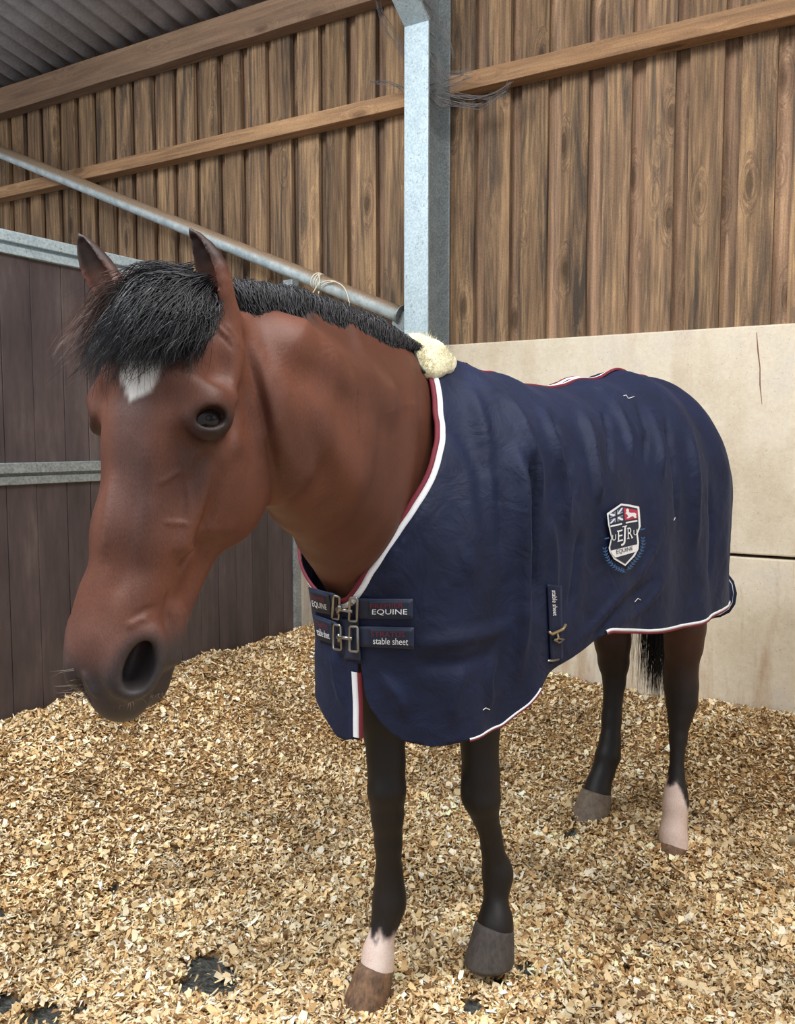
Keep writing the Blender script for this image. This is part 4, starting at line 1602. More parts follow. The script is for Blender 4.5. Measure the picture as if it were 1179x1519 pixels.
# neckline as s(z) for each side
nl = cast_list(bvh_r, [(641, 556), (648, 590), (652, 630), (648, 670), (636, 710), (615, 745), (592, 780), (566, 818), (544, 850), (525, 882)])
nr = cast_list(bvh_r, [(458, 795), (466, 815), (484, 845), (504, 868), (520, 882)])
sL, wL, zL = loc(nl)
sR, wR, zR = loc(nr)


def interp_fn(x, y):
    o = np.argsort(x); x, y = np.array(x)[o], np.array(y)[o]
    return lambda q: np.interp(q, x, y)


zc = np.concatenate([zL, [1.75]]); sc_ = np.concatenate([sL, [sL[0] - 0.10]])
neckL = interp_fn(zc, sc_)
neckR = neckL


def ucoord(s, w):
    th = np.arctan2(np.abs(w), np.maximum(0.02 - s, 1e-4))
    return np.where(s < 0.02, th * 0.25, math.pi / 2 * 0.25 + (s - 0.02))


hl = cast_list(bvh_r, [(537, 985), (541, 1030), (550, 1052), (565, 1072), (583, 1090), (600, 1100), (640, 1108), (690, 1100), (745, 1077), (785, 1046), (812, 1002), (845, 978), (880, 952), (905, 936), (960, 938), (1000, 933), (1040, 925), (1068, 908)])
sH, wH, zH = loc(hl)
W0 = float(loc(cast_list(bvh_r, [(531, 1000)]))[1][0])
uH = ucoord(sH, wH - W0)
hr = cast_list(bvh_r, [(526, 1096), (512, 1098), (500, 1093), (490, 1078)])
s2, w2, z2 = loc(hr)
uR = ucoord(s2, w2 - W0)
W0 = float(loc(cast_list(bvh_r, [(531, 1000)]))[1][0])
hemL = interp_fn(np.concatenate([uH, [3.0]]), np.concatenate([zH, [zH[-1] - 0.02]]))
hemR = interp_fn(np.concatenate([uR, [uR.max() + 0.1, 3.0]]), np.concatenate([z2, [z2[-1] + 0.05, 0.82]]))

rug = empty('horse_rug', BP(0.5, 0, 0.8))
tag(rug, 'navy cotton stable rug with maroon and white binding worn by the horse', 'rug')


def rug_mat():
    t = NT('navy_cotton')
    pos = t.n('ShaderNodeNewGeometry').outputs['Position']
    n1 = t.noise(pos, 9, 4, 0.55)
    n2 = t.noise(pos, 13, 4, 0.55, 1.2)
    n3 = t.noise(pos, 700, 2, 0.5)
    t.base(t.ramp(n1, [(0.3, lin(13, 21, 45)), (0.7, lin(19, 28, 57))]))
    t.set(Roughness=0.68)
    t.b.inputs['Specular IOR Level'].default_value = 0.30
    t.b.inputs['Sheen Weight'].default_value = 0.10
    t.b.inputs['Sheen Roughness'].default_value = 0.35
    t.b.inputs['Sheen Tint'].default_value = (*lin(120, 140, 190), 1)
    t.bump(t.math('ADD', t.math('MULTIPLY', n2, 1.0), t.math('MULTIPLY', n3, 0.06)), 0.42, 0.014)
    return t.m


M['rug'] = rug_mat()
M['white_bind'] = simple('white_binding', lin(226, 228, 232), 0.75, 0, 0.06, 400)
M['red_bind'] = simple('maroon_binding', lin(112, 28, 44), 0.75, 0, 0.1, 400)
M['navy_web'] = simple('navy_webbing', lin(22, 32, 58), 0.6, 0, 0.2, 500, 0.2)

RTn = RT
halves = {}
trims = []
for sgn in (1, -1):
    s_, w_, z_ = loc(RV)
    V1, T1, c0 = clip_mesh(RV, RTn, sgn * (w_ - W0))
    s_, w_, z_ = loc(V1)
    fn = s_ - (neckL if sgn > 0 else neckR)(z_)
    V2, T2, c1 = clip_mesh(V1, T1, fn)
    s_, w_, z_ = loc(V2)
    fh_ = z_ - (hemL if sgn > 0 else hemR)(ucoord(s_, w_ - W0))
    V3, T3, c2 = clip_mesh(V2, T2, fh_)
    halves[sgn] = (V3, T3)
    me = np_mesh('rug_side', V3, T3)
    o = link_mesh('rug_side', me, M['rug'], rug, True)
    so = o.modifiers.new('thickness', 'SOLIDIFY'); so.thickness = 0.003; so.offset = -1
    trims.append((sgn, 'neck', chain(c1)))
    trims.append((sgn, 'hem', chain(c2)))
    if sgn < 0:
        zlo = float(hemR(0.01)) + 0.003
        cc = [(a, b_) for a, b_ in c0 if loc(a)[0] < 0 and zlo < a[2] < 0.885 and zlo < b_[2] < 0.885]
        trims.append((sgn, 'edge', chain(cc)))


def ribbon(line, inward_fn, w0, w1, lift, mat, name, wrap=0.0):
    """flat strip lying on the cloth between distances w0 and w1 from the edge"""
    n_ = len(line)
    tg = np.gradient(line, axis=0); tg /= np.linalg.norm(tg, axis=1, keepdims=True) + 1e-9
    nr_, inn = [], []
    for i in range(n_):
        r = bvh_r.find_nearest(Vector(line[i]))
        nn = np.array(r[1]); nr_.append(nn)
        d_ = np.cross(nn, tg[i]); d_ /= np.linalg.norm(d_) + 1e-9
        ref = inward_fn(line[i])
        inn.append(d_ if d_ @ ref > 0 else -d_)
    nr_ = np.array(nr_); inn = np.array(inn)
    for _ in range(4):
        inn[1:-1] = (inn[:-2] + inn[1:-1] * 2 + inn[2:]) / 4; nr_[1:-1] = (nr_[:-2] + nr_[1:-1] * 2 + nr_[2:]) / 4
    vs = []
    for o_, h_ in ((w0, -0.003), (w0, lift), (0.5 * (w0 + w1), lift + 0.0012), (w1, lift), (w1, -0.003)):
        vs.append(line + inn * o_ + nr_ * h_)
    V_ = np.concatenate(vs)
    Fq = []
    for k in range(4):
        for i in range(n_ - 1):
            Fq.append((k * n_ + i, k * n_ + i + 1, (k + 1) * n_ + i + 1, (k + 1) * n_ + i))
    me = np_mesh(name, V_, Fq)
    o = link_mesh(name, me, mat, rug, True)
    return o


for sgn, kind, lines in trims:
    for L_ in lines[:3] if kind != 'neck' else lines[:1]:
        if len(L_) < 8: continue
        L_ = resample(smooth_line(L_, 10), 0.012)
        if kind == 'neck':
            ribbon(L_, lambda p: e_b - 0.2 * e_z, -0.011, 0.000, 0.003, M['red_bind'], 'maroon_binding')
            ribbon(L_, lambda p: e_b - 0.2 * e_z, 0.000, 0.013, 0.003, M['white_bind'], 'white_binding')
        elif kind == 'hem':
            if sgn < 0: continue
            s_, w_, z_ = loc(L_)
            uu = ucoord(s_, w_ - W0)
            for u0, u1, k_ in ((0.20, 0.45, 0.55), (0.735, 9.0, 1.0)):
                Ls = L_[(uu > u0) & (uu < u1) & (w_ > W0 + 0.01)]
                if len(Ls) < 5: continue
                ribbon(Ls, lambda p: e_z, -0.005 * k_, 0.001, 0.002, M['red_bind'], 'maroon_binding')
                ribbon(Ls, lambda p: e_z, 0.001, 0.001 + 0.0075 * k_, 0.002, M['white_bind'], 'white_binding')
        else:
            ribbon(L_, lambda p: -e_l, -0.008, 0.000, 0.003, M['red_bind'], 'maroon_binding')
            ribbon(L_, lambda p: -e_l, 0.000, 0.016, 0.003, M['white_bind'], 'white_binding')

# ------------------------------------------------------------------ hair
def hair_mat():
    t = NT('horse_hair')
    at = t.n('ShaderNodeVertexColor', layer_name='tint')
    t.base(at.outputs[0])
    t.set(Roughness=0.42)
    t.b.inputs['Specular IOR Level'].default_value = 0.45
    return t.m


M['hair'] = hair_mat()


def strands(paths, rad, cols):
    """paths (N,K,3) -> tapered three-sided hairs, cols (N,3) or (N,K,3)"""
    N, K, _ = paths.shape
    tg = np.gradient(paths, axis=1)
    tg /= np.linalg.norm(tg, axis=2, keepdims=True) + 1e-9
    up = np.cross(tg, np.array([0.3, 0.8, 0.5])); up /= np.linalg.norm(up, axis=2, keepdims=True) + 1e-9
    sd = np.cross(tg, up)
    tap = np.clip(1.15 - np.linspace(0, 1, K), 0.12, 1)[None, :, None] * np.asarray(rad).reshape(-1, 1, 1)
    V = np.zeros((N, K, 3, 3))
    for i in range(3):
        a = 2 * math.pi * i / 3
        V[:, :, i] = paths + tap * (math.cos(a) * up + math.sin(a) * sd)
    base = (np.arange(N) * K * 3)[:, None, None]
    k = np.arange(K - 1)[None, :, None] * 3
    i = np.arange(3)[None, None, :]
    j = (i + 1) % 3
    Fq = np.stack([base + k + i, base + k + j, base + k + 3 + j, base + k + 3 + i], -1).reshape(-1, 4)
    if cols.ndim == 2: cols = np.repeat(cols[:, None], K, 1)
    C_ = np.repeat(cols.reshape(N * K, 3), 3, 0)
    return V.reshape(-1, 3), Fq, C_


def hair_object(name, paths, rad, cols, parent, mat='hair'):
    V, Fq, C_ = strands(paths, rad, cols)
    me = np_mesh(name, V, Fq)
    set_color(me, C_)
    o = link_mesh(name, me, M[mat], parent, True)
    return o


def bez(ctrl, K):
    """ctrl (N,M,3) smooth curve through control points"""
    N, Mc, _ = ctrl.shape
    t = np.linspace(0, Mc - 1, K)
    out = np.zeros((N, K, 3))
    for q, tt in enumerate(t):
        i = min(int(tt), Mc - 2); f = tt - i
        p0 = ctrl[:, max(i - 1, 0)]; p1 = ctrl[:, i]; p2 = ctrl[:, i + 1]; p3 = ctrl[:, min(i + 2, Mc - 1)]
        out[:, q] = 0.5 * ((2 * p1) + (-p0 + p2) * f + (2 * p0 - 5 * p1 + 4 * p2 - p3) * f * f + (-p0 + 3 * p1 - 3 * p2 + p3) * f ** 3)
    return out


HV_T = [tuple(q) for q in HQ]
bvh_h2 = BVHTree.FromPolygons([tuple(v) for v in HV], HV_T)
# forelock guides as photo points; the depth comes from the forehead under them
guides = [[(282, 420), (232, 418), (178, 436), (128, 474), (98, 512)], [(286, 420), (230, 428), (172, 462), (128, 508), (108, 545)],
          [(290, 422), (235, 434), (185, 475), (150, 520), (135, 556)], [(296, 424), (246, 446), (202, 490), (172, 530), (160, 556)],
          [(302, 428), (262, 458), (226, 500), (200, 528), (190, 546)], [(308, 432), (280, 464), (252, 502), (232, 528), (224, 544)],
          [(313, 440), (300, 470), (280, 502), (262, 528), (256, 545)], [(318, 448), (314, 474), (302, 500), (290, 520), (284, 534)]]
G3 = []
for g in guides:
    row = []
    last = 1.46
    for i, (x, y) in enumerate(g):
        p, n_ = hit(bvh_h2, x, y)
        if p is not None and ((p - c_o) @ c_f) < 1.62:
            last = (p - c_o) @ c_f
            q = p + n_ * (0.010 + 0.016 * math.sin(math.pi * min(1, i / 3.2)))
        else:
            q = P(x, y, min(last + 0.01, 1.52))
        row.append(q)
    G3.append(row)
G3 = np.array(G3)
NF = 3400
u = rng.beta(1.0, 1.0, NF) * (len(guides) - 1)
i0 = np.clip(u.astype(int), 0, len(guides) - 2); f = (u - i0)[:, None, None]
ctrl = G3[i0] * (1 - f) + G3[i0 + 1] * f
clump = rng.integers(0, 130, NF)
cl_off = rng.normal(0, 0.0085, (130, 3)); cl_curl = rng.normal(0, 0.0075, (130, 5, 3)); cl_len = rng.uniform(0.62, 1.0, 130)
grow = np.array([0.5, 0.8, 1.0, 1.25, 1.6])[None, :, None]
ctrl = ctrl + cl_off[clump][:, None, :] * grow + cl_curl[clump] * grow + rng.normal(0, 0.0045, (NF, 1, 3)) * grow + rng.normal(0, 0.0018, (NF, 5, 3))
ctrl += (h_n * 1.0)[None, None, :] * (rng.random((NF, 1, 1)) * np.array([0.004, 0.012, 0.012, 0.008, 0.006])[None, :, None])
paths = bez(ctrl, 13)
ln = np.clip(cl_len[clump] * rng.normal(1.0, 0.10, NF), 0.4, 1.0)
tt = np.linspace(0, 1, 13)[None, :] * np.minimum(ln, 1.0)[:, None] * 12
ti = np.clip(tt.astype(int), 0, 11); tf = (tt - ti)[..., None]
r_ = np.arange(NF)[:, None]
paths = paths[r_, ti] * (1 - tf) + paths[r_, ti + 1] * tf
wav = np.sin(np.linspace(0, 9, 13)[None, :] + rng.uniform(0, 6.28, (130,))[clump][:, None])[..., None] * 0.0022
paths += wav * cl_off[clump][:, None, :] / 0.0065
dark = np.array(lin(28, 27, 31)); brn = np.array(lin(104, 74, 62))
tipb = (smooth(2.2, 0.4, u)[:, None, None] * np.linspace(0, 1, 13)[None, :, None] ** 1.3)
cols = (dark * (1 - tipb) + brn * tipb) * rng.uniform(0.6, 1.7, (NF, 1, 1))
hair_object('forelock', paths, rng.uniform(0.0006, 0.0011, NF), cols, horse)

# mane: roots along the crest, laid over to the off side
cr = np.array([p + 0.5 * c for p, c, a, b_ in nks])          # crest points base -> poll
cd = np.array([unit(c) for p, c, a, b_ in nks])
tanv = np.gradient(cr, axis=0); tanv = np.array([unit(v) for v in tanv])
sdv = np.array([unit(np.cross(c, t_)) for c, t_ in zip(cd, tanv)])
sdv = np.array([v if v @ c_r > 0 else -v for v in sdv])
NM = 5200
u = rng.uniform(0.35, 5.0, NM)
i0 = np.clip(u.astype(int), 0, 4); f = (u - i0)[:, None]
lerp = lambda A: A[i0] * (1 - f) + A[i0 + 1] * f
pc, dc, sc, tc = lerp(cr), lerp(cd), lerp(sdv), lerp(tanv)
j = lambda s: rng.normal(0, s, (NM, 1))
thick = smooth(0.3, 1.3, u)[:, None] * 0.8 + 0.2
c0 = pc - dc * (0.034 + j(0.007)) * thick + sc * (0.034 + j(0.004)) * (0.7 + 0.3 * thick)
c1 = pc + dc * (0.004 + j(0.004)) * thick + sc * (0.024 + j(0.005)) + tc * j(0.006)
c2 = pc + dc * (0.018 + np.abs(j(0.006))) * thick - sc * (0.004 + j(0.006)) - tc * (0.006 + j(0.008))
c3 = pc - dc * (0.020 + j(0.01)) - sc * (0.050 + j(0.006)) - tc * (0.014 + j(0.012))
c4 = pc - dc * (0.085 + j(0.02)) - sc * (0.074 + j(0.006)) - tc * (0.022 + j(0.015))
paths = bez(np.stack([c0, c1, c2, c3, c4], 1), 9)
cols = dark[None] * rng.uniform(0.6, 1.8, (NM, 1))
hair_object('mane', paths, rng.uniform(0.0008, 0.0014, NM), cols, horse)
# bridle-path hair between the ears
NB_ = 900
u = rng.random(NB_)[:, None]
a0, a1 = P(300, 424, 1.50), cr[5] + cd[5] * 0.004
a2 = cr[4] + cd[4] * 0.006
base = np.where(u < 0.5, a0 + (a1 - a0) * u * 2, a1 + (a2 - a1) * (u - 0.5) * 2)
jb = lambda s: rng.normal(0, s, (NB_, 3))
c0 = base + jb(0.007) - 0.012 * e_z; c1 = c0 + 0.016 * e_z - 0.012 * c_r + jb(0.004); c2 = c1 - 0.022 * c_r - 0.004 * e_z + jb(0.006); c3 = c2 - 0.02 * c_r - 0.022 * e_z + jb(0.008)
hair_object('poll_hair', bez(np.stack([c0, c1, c2, c3], 1), 7), rng.uniform(0.0007, 0.0012, NB_), dark[None] * rng.uniform(0.6, 1.7, (NB_, 1)), horse)

# tail
NT_ = 1500
q = rng.normal(0, 1, (NT_, 2)); endz = rng.uniform(0.42, 0.75, NT_)
c0 = np.array([BP(1.30 + 0.012 * a, -0.02 + 0.016 * b_, 1.16) for a, b_ in q])
lean = rng.normal(0, 0.02, (NT_, 1))
c1 = np.array([BP(1.385 + 0.014 * a, -0.028 + 0.022 * b_, 1.00) for a, b_ in q])
c2 = np.array([BP(1.39 + 0.016 * a, -0.036 + 0.028 * b_, 0.80) for a, b_ in q]) + lean * e_l
c3 = np.array([BP(1.39 + 0.018 * a, -0.045 + 0.024 * b_, z) for (a, b_), z in zip(q, endz)]) + 1.4 * lean * e_l
hair_object('tail', bez(np.stack([c0, c1, c2, c3], 1), 9), rng.uniform(0.0010, 0.0018, NT_), dark[None] * rng.uniform(0.5, 1.4, (NT_, 1)), horse)

# whiskers on the muzzle and hair inside the ears
wp, wc = [], []
for k in range(46):
    t = rng.random()
    if k < 22: x, y, dx, dy = 108 + 30 * t, 990 + 55 * t, -rnd.uniform(10, 45), rnd.uniform(0, 26)
    else: x, y, dx, dy = 178 + 70 * t, 1045 - 20 * t, rnd.uniform(-6, 12), rnd.uniform(4, 16)
    p, n_ = hit(bvh_h2, x, y)
    if p is None: continue
    d_ = (p - c_o) @ c_f
    e1 = P(x + 0.5 * dx, y + 0.35 * dy, d_ - 0.006); e2 = P(x + dx, y + dy, d_ - 0.004)
    wp.append([p, e1, e2]); wc.append(np.array(lin(150, 132, 118)) * rnd.uniform(0.5, 1.2))
wh = hair_object('whiskers', bez(np.array(wp), 5), np.full(len(wp), 0.00042), np.array(wc), horse)
tag(wh, kind='stuff')

# ------------------------------------------------------------------ rug fittings
def rug_pt(px, py, off=0.0):
    p, n_ = hit(bvh_r, px, py)
    if p is None: return None
    return p + n_ * off


def patch(name, quad, nu, nv_, off, mat, parent, thick=0.0025):
    (x0, y0_), (x1, y1_), (x2, y2_), (x3, y3_) = quad      # TL TR BR BL in photo pixels
    g = np.zeros((nu + 1, nv_ + 1, 3)); last = None
    for i in range(nu + 1):
        for k in range(nv_ + 1):
            a, b_ = i / nu, k / nv_
            px = (x0 * (1 - a) + x1 * a) * (1 - b_) + (x3 * (1 - a) + x2 * a) * b_
            py = (y0_ * (1 - a) + y1_ * a) * (1 - b_) + (y3_ * (1 - a) + y2_ * a) * b_
            q = rug_pt(px, py, off)
            if q is None: q = last
            g[i, k] = q; last = q
    for _ in range(3):
        g[1:-1] = 0.5 * g[1:-1] + 0.25 * (g[:-2] + g[2:])
    id_ = np.arange((nu + 1) * (nv_ + 1)).reshape(nu + 1, nv_ + 1)
    Fq = np.stack([id_[:-1, :-1], id_[:-1, 1:], id_[1:, 1:], id_[1:, :-1]], -1).reshape(-1, 4)
    me = np_mesh(name, g.reshape(-1, 3), Fq)
    o = link_mesh(name, me, mat, parent, True)
    so = o.modifiers.new('thickness', 'SOLIDIFY'); so.thickness = thick; so.offset = 1
    return o, g


def text_mesh(txt):
    cu = bpy.data.curves.new('lettering', 'FONT')
    cu.body = txt
    cu.resolution_u = 3
    ob = bpy.data.objects.new('lettering', cu)
    COL.objects.link(ob)
    dg = bpy.context.evaluated_depsgraph_get()
    me = bpy.data.meshes.new_from_object(ob.evaluated_get(dg))
    V = np.array([v.co[:2] for v in me.vertices]); Fs = [tuple(p.vertices) for p in me.polygons]
    bpy.data.objects.remove(ob); bpy.data.curves.remove(cu); bpy.data.meshes.remove(me)
    lo, hi = V.min(0), V.max(0)
    return (V - lo) / (hi - lo), Fs


def decal(name, V2, Fs, quad, off, mat, parent):
    """unit-square shape mapped into a photo quad (TL TR BR BL) and laid on the cloth"""
    (x0, y0_), (x1, y1_), (x2, y2_), (x3, y3_) = quad
    pts = []
    for a, b_ in V2:
        b_ = 1 - b_
        px = (x0 * (1 - a) + x1 * a) * (1 - b_) + (x3 * (1 - a) + x2 * a) * b_
        py = (y0_ * (1 - a) + y1_ * a) * (1 - b_) + (y3_ * (1 - a) + y2_ * a) * b_
        p, n_ = hit(bvh_r, px, py)
        if p is None: return None
        p = p - unit(ray(px, py)) * off
        pts.append(tuple(p))
    me = bpy.data.meshes.new(name); me.from_pydata(pts, [], Fs); me.update()
    return link_mesh(name, me, mat, parent)


M['thread_w'] = simple('white_thread', lin(228, 228, 230), 0.7)
M['thread_r'] = simple('maroon_thread', lin(108, 30, 44), 0.7)
M['thread_n'] = simple('navy_thread', lin(20, 30, 52), 0.7)
M['thread_b'] = simple('blue_thread', lin(44, 86, 130), 0.7)
M['thread_red'] = simple('red_thread', lin(176, 40, 66), 0.7)
M['buckle'] = simple('buckle_steel', lin(150, 146, 140), 0.32, 0.9)
M['brass'] = simple('brass', lin(176, 158, 120), 0.35, 0.8)


def lettering(txt, quad, off, mat, parent, name='lettering'):
    V2, Fs = text_mesh(txt)
    return decal(name, V2, Fs, quad, off, M[mat], parent)


def R4(x0, y0_, x1, y1_): return [(x0, y0_), (x1, y0_), (x1, y1_), (x0, y1_)]


straps = [('left', [(531, 886), (613, 888), (613, 918), (532, 916)], [(548, 889.5), (610, 890.5), (610, 915.5), (548, 914.5)], ('PREMIER', R4(550, 893.5, 599, 900.5)), ('EQUINE', R4(553, 902, 598, 911.5))),
          ('left', [(532, 928), (614.5, 930), (615, 962), (533, 958)], [(550, 931.5), (612, 932.5), (612, 959.5), (550, 957)], ('STRATUS', R4(557, 937, 603, 944)), ('stable sheet', R4(557, 945, 607, 953.5))),
          ('right', [(461, 869.5), (501, 880.5), (505, 912), (467, 905)], [(463.5, 871.5), (492, 880), (495, 907.5), (468.5, 902.5)], ('PREMIER', [(467, 877), (486, 883), (486, 889), (467.5, 883.5)]), ('EQUINE', [(467, 886), (488, 892), (488.5, 900), (468, 894)])),
          ('right', [(467, 909.5), (505, 923), (509, 958), (475, 947.5)], [(469.5, 912), (496, 922), (499.5, 952.5), (476.5, 945)], ('STRATUS', [(473, 919), (490, 925.5), (491, 931), (474, 925)]), ('stable sheet', [(474, 925.5), (493, 932.5), (494, 940.5), (475, 933.5)]))]
pc_, _ = patch('chest_tab', [(507, 916), (533, 918), (537, 979), (513, 977)], 8, 14, 0.003, M['navy_web'], rug)
def on_grid(g, a, b_, off):
    nu, nv_ = g.shape[0] - 1, g.shape[1] - 1
    x, y = a * nu, b_ * nv_
    i, k = min(max(int(x), 0), nu - 1), min(max(int(y), 0), nv_ - 1)
    fx, fy = x - i, y - k
    p = (g[i, k] * (1 - fx) + g[i + 1, k] * fx) * (1 - fy) + (g[i, k + 1] * (1 - fx) + g[i + 1, k + 1] * fx) * fy
    n_ = np.cross(g[-1, nv_ // 2] - g[0, nv_ // 2], g[nu // 2, -1] - g[nu // 2, 0])
    n_ = unit(n_)
    if n_ @ (c_o - p) < 0: n_ = -n_
    return p + n_ * off


def grid_text(txt, g, a0, a1, b0, b1, off, mat, parent):
    V2, Fs = text_mesh(txt)
    pts = [tuple(on_grid(g, a0 + (a1 - a0) * u_, b0 + (b1 - b0) * (1 - v_), off)) for u_, v_ in V2]
    me = bpy.data.meshes.new('lettering'); me.from_pydata(pts, [], Fs); me.update()
    return link_mesh('lettering', me, M[mat], parent)


for side, quad, lab, red_t, wht_t in straps:
    so, _ = patch('chest_strap', quad, 16, 6, 0.0045, M['navy_web'], rug)
    _, g = patch('strap_label', lab, 14, 6, 0.0078, M['thread_n'], so, 0.0012)
    if side == 'left':
        grid_text(red_t[0], g, 0.05, 0.83, 0.14, 0.42, 0.0026, 'thread_r', so)
        grid_text(wht_t[0], g, 0.10, 0.92, 0.48, 0.86, 0.0026, 'thread_w', so)
    else:
        grid_text(red_t[0], g, 0.10, 0.80, 0.16, 0.42, 0.0040, 'thread_r', so)
        grid_text(wht_t[0], g, 0.10, 0.85, 0.48, 0.84, 0.0040, 'thread_w', so)


def ring_px(px_pts, off, rad, parent, mat='buckle', name='buckle', closed=True):
    pts = [rug_pt(x, y, off) for x, y in px_pts]
    pts = [p for p in pts if p is not None]
    if closed: pts = pts + [pts[0], pts[1]]
    b = MB()
    b.tube(pts, rad, 8, not closed)
    return b.build(name, M[mat], parent, True)


def rrect(x0, y0_, x1, y1_, sk=0.0, r=1.5):
    return [(x0 + r, y0_), (x1 - r, y0_ + sk), (x1, y0_ + r + sk), (x1 + sk, y1_ - r + sk), (x1 - r + sk, y1_ + sk), (x0 + r, y1_), (x0, y1_ - r), (x0, y0_ + r)]


for (rx, ry, lx, ly, hx0, hy0, hx1, hy1) in (((498.5, 507), (881, 914), (522.5, 533), (883.5, 918.5), 507, 897, 524, 902), ((500.5, 511), (923.5, 961), (523.5, 535), (927, 964), 509, 943, 525, 945)):
    b1 = ring_px(rrect(rx[0], ry[0], rx[1], ry[1], 1.5), 0.012, 0.0030, rug)
    b2 = ring_px(rrect(lx[0], ly[0], lx[1], ly[1], 0.8), 0.012, 0.0032, rug)
    ring_px([(hx0 - 2, hy0), (0.5 * (hx0 + hx1), 0.5 * (hy0 + hy1)), (hx1 + 3, hy1)], 0.014, 0.0042, rug, name='hook', closed=False)
    ring_px([(hx0, hy0 - 5), (hx0 + 2, hy0), (hx0 + 1, hy0 + 6)], 0.014, 0.0050, rug, name='hook', closed=False)

# surcingle with its metal clip
sx, gs = patch('surcingle', [(809, 866), (830, 868), (832, 978), (814, 984)], 5, 24, 0.004, M['rug'], rug)
V2, Fs = text_mesh('stable sheet')
pts = [tuple(on_grid(gs, 0.24 + 0.34 * v_, 0.07 + 0.33 * u_, 0.0045)) for u_, v_ in V2]      # reads downwards
me = bpy.data.meshes.new('lettering'); me.from_pydata(pts, [], Fs); me.update()
link_mesh('lettering', me, M['thread_w'], sx)
ring_px([(808, 937), (812, 940), (829, 932), (833, 925)], 0.012, 0.0036, rug, 'brass', 'surcingle_clip', False)
ring_px([(820, 938), (822, 944), (818, 949)], 0.012, 0.0030, rug, 'brass', 'surcingle_clip', False)
ring_px([(815, 948), (823, 946), (831, 947), (824, 952)], 0.011, 0.0022, rug, 'buckle', 'surcingle_clip')
ring_px([(808, 980), (817, 979), (824, 977)], 0.008, 0.0028, rug, 'buckle', 'surcingle_clip', False)

# spine binding
sp_line = []
for s in np.arange(0.10, 1.22, 0.012):
    r = bvh_r.ray_cast(Vector(BP(s, 0.0, 2.2)), Vector((0, 0, -1)))
    if r[0] is not None: sp_line.append(np.array(r[0]))
sp_line = smooth_line(np.array(sp_line), 4)
for w0, w1, mm, nm in ((-0.024, -0.015, 'red_bind', 'maroon_binding'), (-0.015, -0.007, 'white_bind', 'white_binding'), (0.007, 0.015, 'white_bind', 'white_binding'), (0.015, 0.024, 'red_bind', 'maroon_binding')):
    ribbon(sp_line, lambda p: e_l, w0, w1, 0.0035, M[mm], nm)

# tail flap standing clear of the hindquarters
fl_px = [(1066, 846), (1079, 850), (1088, 862), (1092.5, 880), (1090, 896), (1082, 908), (1068, 915), (1050, 918), (1046, 880)]
vs = [P(x, y, 3.12 + 0.0006 * (1092 - x)) for x, y in fl_px]
me = bpy.data.meshes.new('tail_flap'); me.from_pydata([tuple(v) for v in vs] + [tuple(np.mean(vs, 0) - 0.006 * c_f)], [], [(i, (i + 1) % 9, 9) for i in range(9)]); me.update()
tf_ = link_mesh('tail_flap', me, M['rug'], rug, True)
so = tf_.modifiers.new('thickness', 'SOLIDIFY'); so.thickness = 0.006
edge = resample(smooth_line(np.array(vs[0:8]), 1), 0.006)
b = MB(); b.tube(edge, 0.0032, 6); b.build('maroon_binding', M['red_bind'], rug, True)
cen = np.mean(vs, 0)
b = MB(); b.tube([p + unit(cen - p) * 0.0085 - c_f * 0.004 for p in edge], 0.0040, 6); b.build('white_binding', M['white_bind'], rug, True)

# loose threads and hay bits caught on the cloth
for seg in ([(924, 588), (928, 587), (931, 592), (940, 589)], [(715, 1053), (719, 1050), (725, 1052)], [(1000, 768), (998, 772)], [(940, 893), (945, 888), (949, 890)]):
    pts = [rug_pt(x, y, 0.0025) for x, y in seg]
    b = MB(); b.tube(pts, 0.0010, 5); b.build('loose_thread', M['thread_w'], rug, True)

# embroidered crest
def cpx(x, y): return 860 + x * 0.10536, 720 + y * 0.10533


_xs, _ys, _ds = [], [], []
for px in np.linspace(888, 962, 16):
    for py in np.linspace(744, 860, 18):
        p, n_ = hit(bvh_r, px, py)
        if p is not None: _xs.append((px - 925) / 40); _ys.append((py - 800) / 60); _ds.append((p - c_o) @ c_f)
_xs, _ys, _ds = np.array(_xs), np.array(_ys), np.array(_ds)
_A = np.stack([np.ones_like(_xs), _xs, _ys, _xs ** 2, _xs * _ys, _ys ** 2, _xs ** 3, _ys ** 3], -1)
_c, *_ = np.linalg.lstsq(_A, _ds, rcond=None)
_res = np.clip((_ds - _A @ _c).min(), -0.012, 0)


def crest_pt(px, py, lift):
    x, y = (px - 925) / 40, (py - 800) / 60
    return P(px, py, float(np.array([1, x, y, x * x, x * y, y * y, x ** 3, y ** 3]) @ _c) + _res - lift)


def emb(name, pts, level, mat, parent, sub=1):
    bm = bmesh.new()
    vv = [bm.verts.new((x, y, 0)) for x, y in pts]
    bm.faces.new(vv)
    bmesh.ops.triangulate(bm, faces=bm.faces[:])
    for _ in range(5):
        lng = [e_ for e_ in bm.edges if e_.calc_length() > 55]
        if not lng: break
        bmesh.ops.subdivide_edges(bm, edges=lng, cuts=1)
        bmesh.ops.triangulate(bm, faces=bm.faces[:])
    for v in bm.verts:
        px, py = cpx(v.co.x, v.co.y)
        v.co = Vector(crest_pt(px, py, 0.001 + 0.0009 * level))
    me = bpy.data.meshes.new(name); bm.to_mesh(me); bm.free()
    return link_mesh(name, me, M[mat] if isinstance(mat, str) else mat, parent)


